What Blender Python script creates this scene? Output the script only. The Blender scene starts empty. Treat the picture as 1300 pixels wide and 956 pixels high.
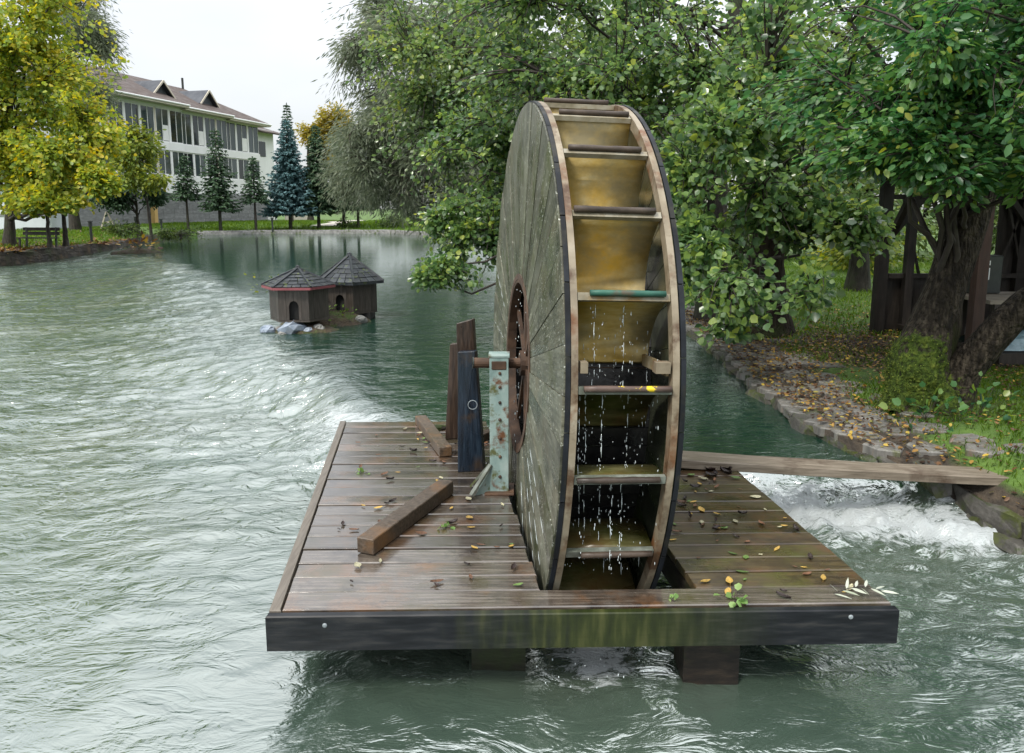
import bpy, bmesh, math, random
import numpy as np
from mathutils import Vector, Matrix

# ------------------------------------------------------------------ camera, sky, sun, exposure
scn = bpy.context.scene
COL = scn.collection
EYE = 1.63
PITCH = math.radians(9.55)
cam_d = bpy.data.cameras.new('camera')
cam = bpy.data.objects.new('camera', cam_d); COL.objects.link(cam)
cam.location = (0, 0, EYE)
cam.rotation_euler = (math.pi/2 - PITCH, 0, 0)
cam_d.sensor_width = 36.0
cam_d.lens = 36.0*1000/1300
cam_d.shift_y = -45/1300
cam_d.clip_start = 0.05
cam_d.clip_end = 3000
scn.camera = cam

SUN_EL, SUN_AZ = 50.0, -142.0          # degrees; azimuth measured from +Y towards +X
world = bpy.data.worlds.new('World'); scn.world = world
world.use_nodes = True
nt = world.node_tree; nt.nodes.clear()
def wn(t, **k):
    n = nt.nodes.new(t)
    for a, b in k.items(): setattr(n, a, b)
    return n
w_out = wn('ShaderNodeOutputWorld'); w_mix = wn('ShaderNodeMixShader')
w_sky = wn('ShaderNodeTexSky'); w_sky.sky_type = 'NISHITA'; w_sky.sun_disc = False
w_sky.sun_elevation = math.radians(SUN_EL); w_sky.sun_rotation = math.radians(SUN_AZ)
w_b1 = wn('ShaderNodeBackground'); w_b1.inputs[1].default_value = 0.12
w_b2 = wn('ShaderNodeBackground'); w_b2.inputs[1].default_value = 1.0
w_tc = wn('ShaderNodeTexCoord'); w_sep = wn('ShaderNodeSeparateXYZ')
w_map = wn('ShaderNodeMapping'); w_map.inputs['Scale'].default_value = (1.0, 1.0, 3.5)
w_noise = wn('ShaderNodeTexNoise'); w_noise.inputs['Scale'].default_value = 2.2; w_noise.inputs['Detail'].default_value = 5
w_mr = wn('ShaderNodeMapRange'); w_mr.inputs[1].default_value = 0.0; w_mr.inputs[2].default_value = 1.0
w_mr.inputs[3].default_value = 0.33; w_mr.inputs[4].default_value = 1.32     # an overcast dome is brighter overhead
w_cr = wn('ShaderNodeValToRGB')
w_cr.color_ramp.elements[0].position = .3; w_cr.color_ramp.elements[0].color = (.83, .86, .895, 1)
w_cr.color_ramp.elements[1].position = .7; w_cr.color_ramp.elements[1].color = (1.0, 1.0, 1.0, 1)
w_mul = wn('ShaderNodeMixRGB', blend_type='MULTIPLY'); w_mul.inputs[0].default_value = 1
L = nt.links.new
L(w_tc.outputs['Generated'], w_sep.inputs[0]); L(w_sep.outputs['Z'], w_mr.inputs[0])
L(w_tc.outputs['Generated'], w_map.inputs[0]); L(w_map.outputs[0], w_noise.inputs['Vector'])
L(w_noise.outputs[0], w_cr.inputs[0]); L(w_cr.outputs[0], w_mul.inputs[1]); L(w_mr.outputs[0], w_mul.inputs[2])
L(w_mul.outputs[0], w_b2.inputs[0]); L(w_sky.outputs[0], w_b1.inputs[0])
L(w_b1.outputs[0], w_mix.inputs[1]); L(w_b2.outputs[0], w_mix.inputs[2]); w_mix.inputs[0].default_value = .88
L(w_mix.outputs[0], w_out.inputs[0])

sun_d = bpy.data.lights.new('sun', 'SUN'); sun_d.energy = 1.5; sun_d.angle = math.radians(12)
sun_d.color = (1.0, .95, .86)
sun = bpy.data.objects.new('sun', sun_d); COL.objects.link(sun)
_a, _e = math.radians(SUN_AZ), math.radians(SUN_EL)
sun_dir = Vector((math.sin(_a)*math.cos(_e), math.cos(_a)*math.cos(_e), math.sin(_e)))
sun.rotation_euler = sun_dir.to_track_quat('Z', 'Y').to_euler()
sun.location = (-20, 10, 30)

scn.view_settings.view_transform = 'Standard'; scn.view_settings.look = 'None'
scn.view_settings.gamma = 1.0; scn.view_settings.use_curve_mapping = False
scn.view_settings.exposure = 1.12
scn.render.engine = 'CYCLES'
scn.cycles.max_bounces = 5; scn.cycles.diffuse_bounces = 2; scn.cycles.glossy_bounces = 3
scn.cycles.transmission_bounces = 4; scn.cycles.transparent_max_bounces = 6
scn.cycles.caustics_reflective = False; scn.cycles.caustics_refractive = False
scn.cycles.use_denoising = True

# ------------------------------------------------------------------ helpers
R = math.radians
def at(px, py, Y):
    """point on the plane y=Y seen at photo pixel px,py (to read sizes off the photograph)"""
    c, s = math.cos(PITCH), math.sin(PITCH)
    a = (px-650)/1000; b = (433-py)/1000
    t = Y/(c+b*s)
    return Vector((a*t, Y, EYE+(-s+b*c)*t))
def ug(px, py, z=0.0):
    c, s = math.cos(PITCH), math.sin(PITCH)
    a = (px-650)/1000; b = (433-py)/1000
    dz = -s+b*c; t = (z-EYE)/dz
    return Vector((a*t, (c+b*s)*t, z))

def tag(o, label=None, cat=None, group=None, kind=None):
    if label: o['label'] = label
    if cat: o['category'] = cat
    if group: o['group'] = group
    if kind: o['kind'] = kind
    return o
def link(name, me, m=None, parent=None, loc=None, rot=None):
    o = bpy.data.objects.new(name, me); COL.objects.link(o)
    if m is not None and me is not None and len(me.materials) == 0: me.materials.append(m)
    if parent is not None: o.parent = parent
    if loc is not None: o.location = loc
    if rot is not None: o.rotation_euler = rot
    return o
def empty(name, loc=(0, 0, 0), rz=0):
    o = bpy.data.objects.new(name, None); COL.objects.link(o)
    o.location = loc; o.rotation_euler = (0, 0, rz); o.empty_display_size = .1
    return o
def copy_tree(o, parent=None):
    c = o.copy(); COL.objects.link(c); c.parent = parent
    for ch in list(o.children): copy_tree(ch, c)
    return c

class MB:
    def __init__(s): s.v = []; s.f = []
    def add(s, vs, fs):
        b = len(s.v); s.v += [tuple(q) for q in vs]; s.f += [tuple(i+b for i in f) for f in fs]; return s
    def hexa(s, p):      # p: bottom 4 (ccw), top 4
        return s.add(p, [(3, 2, 1, 0), (4, 5, 6, 7), (0, 1, 5, 4), (1, 2, 6, 5), (2, 3, 7, 6), (3, 0, 4, 7)])
    def box(s, c, d, M=None, top=1.0):
        x, y, z = d[0]/2, d[1]/2, d[2]/2
        p = [(-x, -y, -z), (x, -y, -z), (x, y, -z), (-x, y, -z), (-x*top, -y*top, z), (x*top, -y*top, z), (x*top, y*top, z), (-x*top, y*top, z)]
        p = [Vector(q) for q in p]
        if M is not None: p = [M @ q for q in p]
        return s.hexa([q+Vector(c) for q in p])
    def beam(s, a, b, w, h, up=(0, 0, 1), tw=1.0):
        a, b = Vector(a), Vector(b); t = (b-a).normalized(); u = Vector(up)
        x = t.cross(u)
        if x.length < 1e-4: x = t.cross(Vector((1, 0, 0)))
        x.normalize(); u = x.cross(t).normalized()
        p = []
        for sy in (-1, 1):
            for (q, k) in ((a, 1), (b, tw)):
                pass
        def ring(q, k): return [q - x*w/2*k - u*h/2*k, q + x*w/2*k - u*h/2*k, q + x*w/2*k + u*h/2*k, q - x*w/2*k + u*h/2*k]
        r0, r1 = ring(a, 1), ring(b, tw)
        return s.add(r0+r1, [(0, 1, 2, 3), (7, 6, 5, 4), (0, 4, 5, 1), (1, 5, 6, 2), (2, 6, 7, 3), (3, 7, 4, 0)])
    def tube(s, pts, rad, k=8, caps=True):
        pts = [Vector(p) for p in pts]; n = len(pts)
        if not hasattr(rad, '__len__'): rad = [rad]*n
        t0 = (pts[1]-pts[0]).normalized()
        ref = Vector((0, 0, 1)) if abs(t0.z) < .9 else Vector((1, 0, 0))
        b = len(s.v)
        x = t0.cross(ref).normalized()
        for i in range(n):
            t = (pts[min(i+1, n-1)]-pts[max(i-1, 0)]).normalized()
            x = (x - t*x.dot(t)).normalized(); y = t.cross(x)
            for j in range(k):
                a = 2*math.pi*j/k
                s.v.append(tuple(pts[i]+(x*math.cos(a)+y*math.sin(a))*rad[i]))
        for i in range(n-1):
            for j in range(k):
                j2 = (j+1) % k
                s.f.append((b+i*k+j, b+i*k+j2, b+(i+1)*k+j2, b+(i+1)*k+j))
        if caps:
            s.f.append(tuple(b+j for j in reversed(range(k)))); s.f.append(tuple(b+(n-1)*k+j for j in range(k)))
        return s
    def ball(s, c, r, seg=8, rings=5, jit=0, rng=None, sc=(1, 1, 1)):
        b = len(s.v); c = Vector(c)
        def jj(): return 1+(rng.uniform(-jit, jit) if rng else 0)
        s.v.append(tuple(c+Vector((0, 0, -r*sc[2]*jj()))))
        for i in range(1, rings):
            p = -math.pi/2+math.pi*i/rings
            for j in range(seg):
                a = 2*math.pi*(j+.5*(i % 2))/seg; q = r*jj()
                s.v.append(tuple(c+Vector((math.cos(p)*math.cos(a)*q*sc[0], math.cos(p)*math.sin(a)*q*sc[1], math.sin(p)*q*sc[2]))))
        s.v.append(tuple(c+Vector((0, 0, r*sc[2]*jj()))))
        top = len(s.v)-1
        for j in range(seg):
            s.f.append((b, b+1+(j+1) % seg, b+1+j)); o = b+1+(rings-2)*seg
            s.f.append((top, o+j, o+(j+1) % seg))
        for i in range(rings-2):
            for j in range(seg):
                q = b+1+i*seg; j2 = (j+1) % seg
                s.f.append((q+j, q+j2, q+seg+j2, q+seg+j))
        return s
    def mesh(s, name='m', smooth=False):
        me = bpy.data.meshes.new(name); me.from_pydata(s.v, [], s.f); me.update()
        if smooth: me.polygons.foreach_set('use_smooth', [True]*len(me.polygons))
        return me
    def build(s, name, m=None, parent=None, smooth=False, bevel=0, loc=None):
        me = s.mesh(name, smooth)
        o = link(name, me, m, parent, loc)
        if bevel:
            bm = bmesh.new(); bm.from_mesh(me)
            bmesh.ops.bevel(bm, geom=bm.edges[:], offset=bevel, segments=1, affect='EDGES', clamp_overlap=True)
            bm.to_mesh(me); bm.free()
        return o

def np_mesh(name, V, F, rnd=None, attrs=None, smooth=False):
    """big meshes from numpy; F is (n,k)"""
    me = bpy.data.meshes.new(name)
    V = np.ascontiguousarray(V, dtype=np.float32); F = np.ascontiguousarray(F, dtype=np.int32)
    n, k = F.shape
    me.vertices.add(len(V)); me.vertices.foreach_set('co', V.ravel())
    me.loops.add(n*k); me.loops.foreach_set('vertex_index', F.ravel())
    me.polygons.add(n); me.polygons.foreach_set('loop_start', np.arange(n, dtype=np.int32)*k)
    try: me.polygons.foreach_set('loop_total', np.full(n, k, dtype=np.int32))
    except Exception: pass
    if smooth: me.polygons.foreach_set('use_smooth', np.ones(n, dtype=bool))
    if rnd is not None:
        at_ = me.attributes.new('rnd', 'FLOAT', 'FACE'); at_.data.foreach_set('value', np.ascontiguousarray(rnd, dtype=np.float32))
    for nm, val in (attrs or {}).items():
        a_ = me.attributes.new(nm, 'FLOAT', 'POINT'); a_.data.foreach_set('value', np.ascontiguousarray(val, dtype=np.float32))
    me.update(calc_edges=True); me.validate()
    return me

def _h(i, j, k, s):
    i = i.astype(np.int64); j = j.astype(np.int64); k = k.astype(np.int64)
    n = (i*374761393 + j*668265263 + k*2147483647 + s*974711) & 0xffffffff
    n = ((n ^ (n >> 13))*1274126177) & 0xffffffff
    n = ((n ^ (n >> 16))*2246822519) & 0xffffffff
    return ((n ^ (n >> 15)) & 0xffffff)/float(0xffffff)
def vn(x, y, z=None, s=0):
    x = np.asarray(x, float); y = np.asarray(y, float); z = np.zeros_like(x) if z is None else np.asarray(z, float)
    i, j, k = np.floor(x), np.floor(y), np.floor(z)
    u, v, w = x-i, y-j, z-k
    u = u*u*u*(u*(u*6-15)+10); v = v*v*v*(v*(v*6-15)+10); w = w*w*(3-2*w)
    r = 0
    for a in (0, 1):
        for b in (0, 1):
            for c in (0, 1):
                r = r + _h(i+a, j+b, k+c, s)*(u if a else 1-u)*(v if b else 1-v)*(w if c else 1-w)
    return r
def fbm(x, y, s=0, o=3):
    r = 0; a = .5; t = 0
    for q in range(o):
        r = r + a*vn(x*2**q+q*17.3, y*2**q+q*5.1, s=s+q); t += a; a *= .5
    return r/t
def sstep(a, b, x):
    t = np.clip((np.asarray(x, float)-a)/(b-a), 0, 1); return t*t*(3-2*t)

# ------------------------------------------------------------------ materials
def mat_base(name):
    m = bpy.data.materials.new(name); m.use_nodes = True
    n = m.node_tree; n.nodes.clear()
    out = n.nodes.new('ShaderNodeOutputMaterial')
    return m, n, out
def N(n, t, **k):
    q = n.nodes.new(t)
    for a, b in k.items(): setattr(q, a, b)
    return q
def ramp(n, cols, lo=.3, hi=.7, interp='LINEAR'):
    r = N(n, 'ShaderNodeValToRGB'); e = r.color_ramp.elements
    while len(e) < len(cols): e.new(.5)
    for i, c in enumerate(cols):
        e[i].position = lo+(hi-lo)*i/max(1, len(cols)-1); e[i].color = (*c, 1)
    r.color_ramp.interpolation = interp
    return r
def pmat(name, cols, scale=4, stretch=(1, 1, 1), rough=(.5, .8), bump=.3, bscale=None, bdist=.01, patch=None, pscale=1.5, plo=.52, phi=.66,
         per_obj=.25, metallic=0, spec=.5, detail=6, coat=0, speck=None, spscale=60, splo=.66):
    """noise driven colour, patches of another colour, bump; every object shifts the pattern"""
    m, n, out = mat_base(name); Lk = n.links.new
    tc = N(n, 'ShaderNodeTexCoord'); oi = N(n, 'ShaderNodeObjectInfo')
    mp = N(n, 'ShaderNodeMapping'); mp.inputs['Scale'].default_value = stretch
    mul = N(n, 'ShaderNodeMath', operation='MULTIPLY'); mul.inputs[1].default_value = 37.0
    add = N(n, 'ShaderNodeVectorMath', operation='ADD')
    Lk(oi.outputs['Random'], mul.inputs[0]); Lk(tc.outputs['Object'], add.inputs[0]); Lk(mul.outputs[0], add.inputs[1])
    Lk(add.outputs[0], mp.inputs['Vector'])
    nz = N(n, 'ShaderNodeTexNoise'); nz.inputs['Scale'].default_value = scale; nz.inputs['Detail'].default_value = detail; nz.inputs['Roughness'].default_value = .62
    Lk(mp.outputs[0], nz.inputs['Vector'])
    cr = ramp(n, cols); Lk(nz.outputs[0], cr.inputs[0]); col = cr.outputs[0]
    if patch:
        for pi, pc in enumerate(patch if isinstance(patch[0], (tuple, list)) else [patch]):
            pz = N(n, 'ShaderNodeTexNoise'); pz.inputs['Scale'].default_value = pscale*(1+.37*pi); pz.inputs['Detail'].default_value = 7; pz.inputs['Roughness'].default_value = .65
            ad2 = N(n, 'ShaderNodeVectorMath', operation='ADD'); ad2.inputs[1].default_value = (3.3+pi*9, 7.7, 1.1)
            Lk(add.outputs[0], ad2.inputs[0]); Lk(ad2.outputs[0], pz.inputs['Vector'])
            mr = N(n, 'ShaderNodeMapRange'); mr.inputs[1].default_value = plo; mr.inputs[2].default_value = phi; Lk(pz.outputs[0], mr.inputs[0])
            mx = N(n, 'ShaderNodeMixRGB'); mx.inputs[2].default_value = (*pc, 1); Lk(mr.outputs[0], mx.inputs[0]); Lk(col, mx.inputs[1]); col = mx.outputs[0]
    if speck:
        sz = N(n, 'ShaderNodeTexNoise'); sz.inputs['Scale'].default_value = spscale; sz.inputs['Detail'].default_value = 2
        Lk(add.outputs[0], sz.inputs['Vector'])
        mr = N(n, 'ShaderNodeMapRange'); mr.inputs[1].default_value = splo; mr.inputs[2].default_value = splo+.05; Lk(sz.outputs[0], mr.inputs[0])
        mx = N(n, 'ShaderNodeMixRGB'); mx.inputs[2].default_value = (*speck, 1); Lk(mr.outputs[0], mx.inputs[0]); Lk(col, mx.inputs[1]); col = mx.outputs[0]
    if per_obj:
        hs = N(n, 'ShaderNodeHueSaturation'); v = N(n, 'ShaderNodeMapRange'); v.inputs[3].default_value = 1-per_obj; v.inputs[4].default_value = 1+per_obj
        Lk(oi.outputs['Random'], v.inputs[0]); Lk(v.outputs[0], hs.inputs['Value']); Lk(col, hs.inputs['Color']); col = hs.outputs[0]
    b = N(n, 'ShaderNodeBsdfPrincipled'); Lk(col, b.inputs['Base Color'])
    b.inputs['Metallic'].default_value = metallic; b.inputs['Specular IOR Level'].default_value = spec
    if coat: b.inputs['Coat Weight'].default_value = coat; b.inputs['Coat Roughness'].default_value = .12
    rz = N(n, 'ShaderNodeTexNoise'); rz.inputs['Scale'].default_value = max(1.0, scale*.6); rz.inputs['Detail'].default_value = 5
    Lk(add.outputs[0], rz.inputs['Vector'])
    rr = N(n, 'ShaderNodeMapRange'); rr.inputs[1].default_value = .35; rr.inputs[2].default_value = .65; rr.inputs[3].default_value = rough[0]; rr.inputs[4].default_value = rough[1]
    Lk(rz.outputs[0], rr.inputs[0]); Lk(rr.outputs[0], b.inputs['Roughness'])
    if bump:
        bz = N(n, 'ShaderNodeTexNoise'); bz.inputs['Scale'].default_value = bscale or scale*3; bz.inputs['Detail'].default_value = 6
        Lk(mp.outputs[0], bz.inputs['Vector'])
        bp = N(n, 'ShaderNodeBump'); bp.inputs['Strength'].default_value = bump; bp.inputs['Distance'].default_value = bdist
        Lk(bz.outputs[0], bp.inputs['Height']); Lk(bp.outputs[0], b.inputs['Normal'])
    Lk(b.outputs[0], out.inputs[0])
    return m
def leaf_mat(name, cols, rough=.42, transl=.35, spec=.5, lo=0, hi=1):
    m, n, out = mat_base(name); Lk = n.links.new
    a = N(n, 'ShaderNodeAttribute'); a.attribute_name = 'rnd'
    cr = ramp(n, cols, lo, hi); Lk(a.outputs['Fac'], cr.inputs[0])
    b = N(n, 'ShaderNodeBsdfPrincipled'); b.inputs['Roughness'].default_value = rough; b.inputs['Specular IOR Level'].default_value = spec
    t = N(n, 'ShaderNodeBsdfTranslucent'); mx = N(n, 'ShaderNodeMixShader'); mx.inputs[0].default_value = transl
    hs = N(n, 'ShaderNodeHueSaturation'); hs.inputs['Hue'].default_value = .485; hs.inputs['Saturation'].default_value = 1.12; hs.inputs['Value'].default_value = 1.9
    Lk(cr.outputs[0], b.inputs['Base Color']); Lk(cr.outputs[0], hs.inputs['Color']); Lk(hs.outputs[0], t.inputs['Color'])
    Lk(b.outputs[0], mx.inputs[1]); Lk(t.outputs[0], mx.inputs[2]); Lk(mx.outputs[0], out.inputs[0])
    return m
M = {}
# deck and timber
M['deck'] = pmat('deck_wood', [(.032, .024, .018), (.078, .063, .050), (.15, .13, .108)], 3, (1.2, 22, 6), (.02, .30), .3, 7, .004, coat=.6,
                 patch=[(.13, .062, .024), (.048, .040, .014), (.014, .010, .008)], pscale=2.4, plo=.53, phi=.70, per_obj=.30, spec=.9)
M['deck_mossy'] = pmat('deck_wood_mossy', [(.026, .018, .010), (.055, .040, .018), (.09, .068, .032)], 3, (1.2, 22, 6), (.10, .5), .5, 7, .004,
                       patch=[(.095, .045, .018), (.055, .055, .012), (.022, .014, .008)], pscale=2.6, plo=.5, phi=.68, per_obj=.25, spec=.6)
M['edge'] = pmat('edge_board_wood', [(.09, .075, .06), (.16, .14, .115)], 4, (20, 1.2, 20), (.35, .6), .3, per_obj=.1)
M['beam'] = pmat('weathered_beam_wood', [(.03, .021, .014), (.075, .055, .038), (.13, .10, .075)], 4, (14, 14, 14), (.3, .6), .5, 6, .006, patch=(.16, .085, .035), pscale=3)
M['plank'] = pmat('footbridge_wood', [(.12, .095, .065), (.22, .18, .135), (.33, .28, .22)], 3, (1.2, 16, 16), (.4, .7), .6, 7, .006, patch=(.08, .05, .03), pscale=3)
M['blueboard'] = pmat('blue_black_wet_wood', [(.004, .008, .014), (.011, .020, .034), (.030, .050, .075)], 3, (14, 14, 1.3), (.18, .5), .6, 6, .006, patch=(.05, .035, .025), pscale=4, per_obj=.1)
M['brownboard'] = pmat('dark_brown_wet_wood', [(.014, .009, .007), (.038, .024, .017), (.075, .05, .035)], 3, (14, 14, 1.3), (.25, .6), .6, 6, .006, per_obj=.1)
M['dark_timber'] = pmat('dark_soaked_timber', [(.005, .004, .0035), (.013, .010, .008), (.028, .021, .015)], 4, (3, 3, 10), (.3, .6), .5, 9, .006, spec=.25, patch=(.02, .03, .008), pscale=2)
# wheel
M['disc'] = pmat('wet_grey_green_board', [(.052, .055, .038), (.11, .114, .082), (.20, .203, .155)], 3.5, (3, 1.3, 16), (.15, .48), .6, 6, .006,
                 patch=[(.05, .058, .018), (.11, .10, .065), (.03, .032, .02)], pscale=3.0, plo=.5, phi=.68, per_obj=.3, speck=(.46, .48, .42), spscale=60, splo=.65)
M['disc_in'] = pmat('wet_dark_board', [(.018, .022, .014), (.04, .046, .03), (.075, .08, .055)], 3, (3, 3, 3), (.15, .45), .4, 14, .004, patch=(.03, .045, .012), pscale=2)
M['rimdark'] = pmat('black_wet_rim', [(.003, .004, .005), (.007, .009, .012), (.018, .022, .03)], 6, (1, 1, 1), (.35, .7), .4, 12, .004, per_obj=.3, spec=.25, patch=(.03, .028, .02), pscale=5)
M['hoop'] = pmat('pale_rusty_hoop', [(.15, .12, .08), (.24, .20, .14), (.33, .29, .22)], 5, (1, 1, 1), (.4, .7), .3, 20, .003,
                 patch=[(.14, .060, .022), (.07, .036, .016)], pscale=5, plo=.5, phi=.64, per_obj=.05)
M['sheet_dry_lit'] = pmat('ochre_bucket_sheet', [(.44, .31, .10), (.64, .49, .20), (.72, .62, .36)], 4, (2.5, 9, 2.5), (.35, .6), .3, 10, .003,
                      patch=[(.62, .38, .04), (.34, .29, .17)], pscale=2.6, plo=.45, phi=.66, per_obj=.1)  # dry ochre board, with the light on the upper sheets painted in
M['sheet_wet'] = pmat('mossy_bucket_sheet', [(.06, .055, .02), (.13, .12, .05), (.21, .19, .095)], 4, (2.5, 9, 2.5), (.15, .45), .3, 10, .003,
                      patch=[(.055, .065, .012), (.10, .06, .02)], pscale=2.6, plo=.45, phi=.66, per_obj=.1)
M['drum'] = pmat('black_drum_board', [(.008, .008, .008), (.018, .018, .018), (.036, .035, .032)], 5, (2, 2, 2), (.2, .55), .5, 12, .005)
M['rod'] = pmat('rusty_rod', [(.022, .016, .012), (.05, .034, .024), (.10, .072, .052)], 8, (1, 1, 1), (.4, .7), .5, 30, .003, per_obj=.2)
M['rod_green'] = pmat('green_painted_rod', [(.012, .06, .045), (.02, .10, .07), (.05, .14, .10)], 8, (1, 1, 1), (.3, .6), .4, 30, .003, patch=(.10, .05, .03), pscale=6, per_obj=0)
M['rod_yellow'] = pmat('rod_with_yellow_paint', [(.04, .03, .025), (.08, .05, .04), (.12, .08, .06)], 8, (1, 1, 1), (.3, .6), .4, 30, .003, patch=(.75, .55, .02), pscale=9, plo=.56, phi=.58, per_obj=0)
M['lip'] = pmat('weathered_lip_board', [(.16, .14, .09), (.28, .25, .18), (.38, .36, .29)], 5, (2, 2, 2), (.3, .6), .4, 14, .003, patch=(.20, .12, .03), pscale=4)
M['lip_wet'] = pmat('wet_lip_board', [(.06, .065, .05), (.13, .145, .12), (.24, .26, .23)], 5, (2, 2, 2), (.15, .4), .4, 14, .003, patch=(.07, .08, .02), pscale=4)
M['steel'] = pmat('pale_green_painted_steel', [(.16, .24, .23), (.26, .36, .34), (.36, .44, .42)], 5, (2, 2, 1), (.35, .6), .25, 25, .003,
                  patch=[(.12, .05, .02), (.09, .10, .035)], pscale=7, plo=.55, phi=.63, per_obj=0)
M['rust'] = pmat('rusty_iron', [(.03, .018, .012), (.07, .038, .022), (.11, .062, .036)], 10, (1, 1, 1), (.5, .8), .5, 40, .003)
M['bolt'] = pmat('galvanised_bolt', [(.16, .19, .20), (.28, .32, .34)], 20, rough=(.3, .5), bump=0)
# stone, ground
M['stone'] = pmat('river_stone', [(.10, .10, .095), (.19, .19, .18), (.30, .30, .285)], 6, (1, 1, 1), (.5, .85), .7, 14, .012, patch=(.06, .085, .02), pscale=2.5, plo=.55, phi=.66)
M['flag'] = pmat('path_flagstone', [(.085, .083, .076), (.14, .135, .125), (.20, .195, .18)], 6, (1, 1, 1), (.35, .75), .6, 18, .008, patch=[(.07, .075, .03), (.14, .10, .07)], pscale=3, plo=.54, phi=.68)
M['mossstone'] = pmat('mossy_bank_stone', [(.022, .021, .018), (.05, .047, .041), (.095, .09, .08)], 7, (1, 1, 1), (.25, .8), 1.0, 16, .02, patch=[(.03, .045, .008), (.05, .06, .012)], pscale=4.5, plo=.52, phi=.62)
M['bluerock'] = pmat('blue_grey_rock', [(.14, .18, .24), (.25, .30, .37), (.42, .47, .54)], 5, (1, 1, 1), (.25, .6), .6, 12, .012)
M['bark'] = pmat('tree_bark', [(.010, .008, .006), (.028, .023, .017), (.062, .053, .04)], 7, (3, 3, .6), (.6, .9), 1.0, 9, .03, patch=(.03, .045, .012), pscale=2)
M['bark_moss'] = pmat('mossy_bark', [(.008, .006, .004), (.024, .018, .012), (.055, .044, .03)], 6, (4, 4, .7), (.7, .95), 1.0, 8, .045, spec=.2, patch=[(.030, .042, .009)], pscale=1.2, plo=.52, phi=.66)
M['twig'] = pmat('twig_bark', [(.018, .014, .011), (.05, .04, .03)], 8, rough=(.6, .9), bump=0)
M['moss'] = pmat('green_moss', [(.012, .020, .003), (.032, .054, .006), (.085, .11, .016)], 9, (1, 1, 1), (.7, .95), 1.0, 45, .03, patch=(.02, .016, .010), pscale=5, plo=.54, phi=.62)
# buildings
M['plaster'] = pmat('white_plaster', [(.74, .75, .75), (.82, .83, .83)], 1.2, (1, 1, .5), (.6, .85), .1, per_obj=.02)
M['bluewhite'] = pmat('bluish_white_panel', [(.55, .60, .64), (.68, .73, .77)], 1.0, rough=(.4, .7), bump=.1, per_obj=.03)
M['block'] = pmat('grey_block_wall', [(.15, .155, .16), (.21, .215, .22), (.28, .285, .29)], 2.5, (1, 1, 3), (.7, .9), .4, per_obj=.12)
M['roof'] = pmat('brown_shingle_roof', [(.045, .032, .028), (.070, .050, .043), (.10, .075, .065)], 2.5, (1, 1, 3), (.6, .9), .5, 10, .03, per_obj=.03)
M['roof_dark'] = pmat('slate_dormer_roof', [(.035, .04, .05), (.06, .066, .078)], 3, rough=(.5, .8), bump=.4)
M['fascia'] = pmat('cream_fascia', [(.5, .45, .36), (.62, .57, .48)], 2, rough=(.5, .7), bump=0, per_obj=.05)
M['yellowpost'] = pmat('yellow_wood_post', [(.42, .27, .09), (.55, .37, .15)], 3, (4, 4, .6), (.5, .7), .2)
M['frame'] = pmat('white_window_frame', [(.72, .73, .72), (.8, .81, .8)], 3, rough=(.4, .6), bump=0, per_obj=.03)
M['metal'] = pmat('dark_metal', [(.012, .018, .016), (.03, .036, .032)], 8, rough=(.35, .6), bump=0)
M['pathsand'] = pmat('pale_path', [(.36, .33, .28), (.5, .47, .41)], 3, rough=(.8, .95), bump=.3)
M['duckwall'] = pmat('stained_hut_board', [(.022, .018, .014), (.042, .034, .028), (.07, .058, .05)], 5, (8, 8, 1), (.35, .65), .4, 10, .005, per_obj=.2)
M['duckroof'] = pmat('mossy_felt_roof', [(.008, .012, .016), (.018, .023, .028), (.035, .042, .047)], 9, (1, 1, 1), (.4, .75), .6, 25, .008, patch=[(.09, .12, .02)], pscale=9, plo=.58, phi=.68, per_obj=.25)
M['redtrim'] = pmat('faded_red_trim', [(.16, .04, .05), (.26, .08, .09)], 8, rough=(.4, .7), bump=.2, per_obj=.05)
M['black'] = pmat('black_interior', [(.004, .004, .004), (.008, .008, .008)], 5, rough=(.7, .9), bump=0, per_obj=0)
M['redpost'] = pmat('red_brown_post', [(.03, .014, .010), (.065, .03, .02)], 4, (8, 8, .8), (.5, .8), .4)
M['shelter'] = pmat('dark_shelter_wood', [(.006, .0045, .0035), (.016, .012, .009), (.03, .023, .018)], 4, (6, 6, 1), (.5, .8), .4)
M['tabletop'] = pmat('pale_table_board', [(.16, .14, .11), (.26, .23, .19)], 4, (1, 10, 1), (.4, .7), .3)
M['tarp'] = pmat('teal_plastic_sheet', [(.03, .07, .09), (.09, .17, .20), (.25, .36, .40)], 5, rough=(.15, .35), bump=.5)
M['whitecloth'] = pmat('white_cloth', [(.5, .52, .53), (.66, .68, .7)], 5, rough=(.7, .9), bump=.2)
M['bluepanel'] = pmat('pale_blue_panel', [(.10, .22, .30), (.2, .36, .44)], 5, rough=(.2, .4), bump=0)

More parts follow.
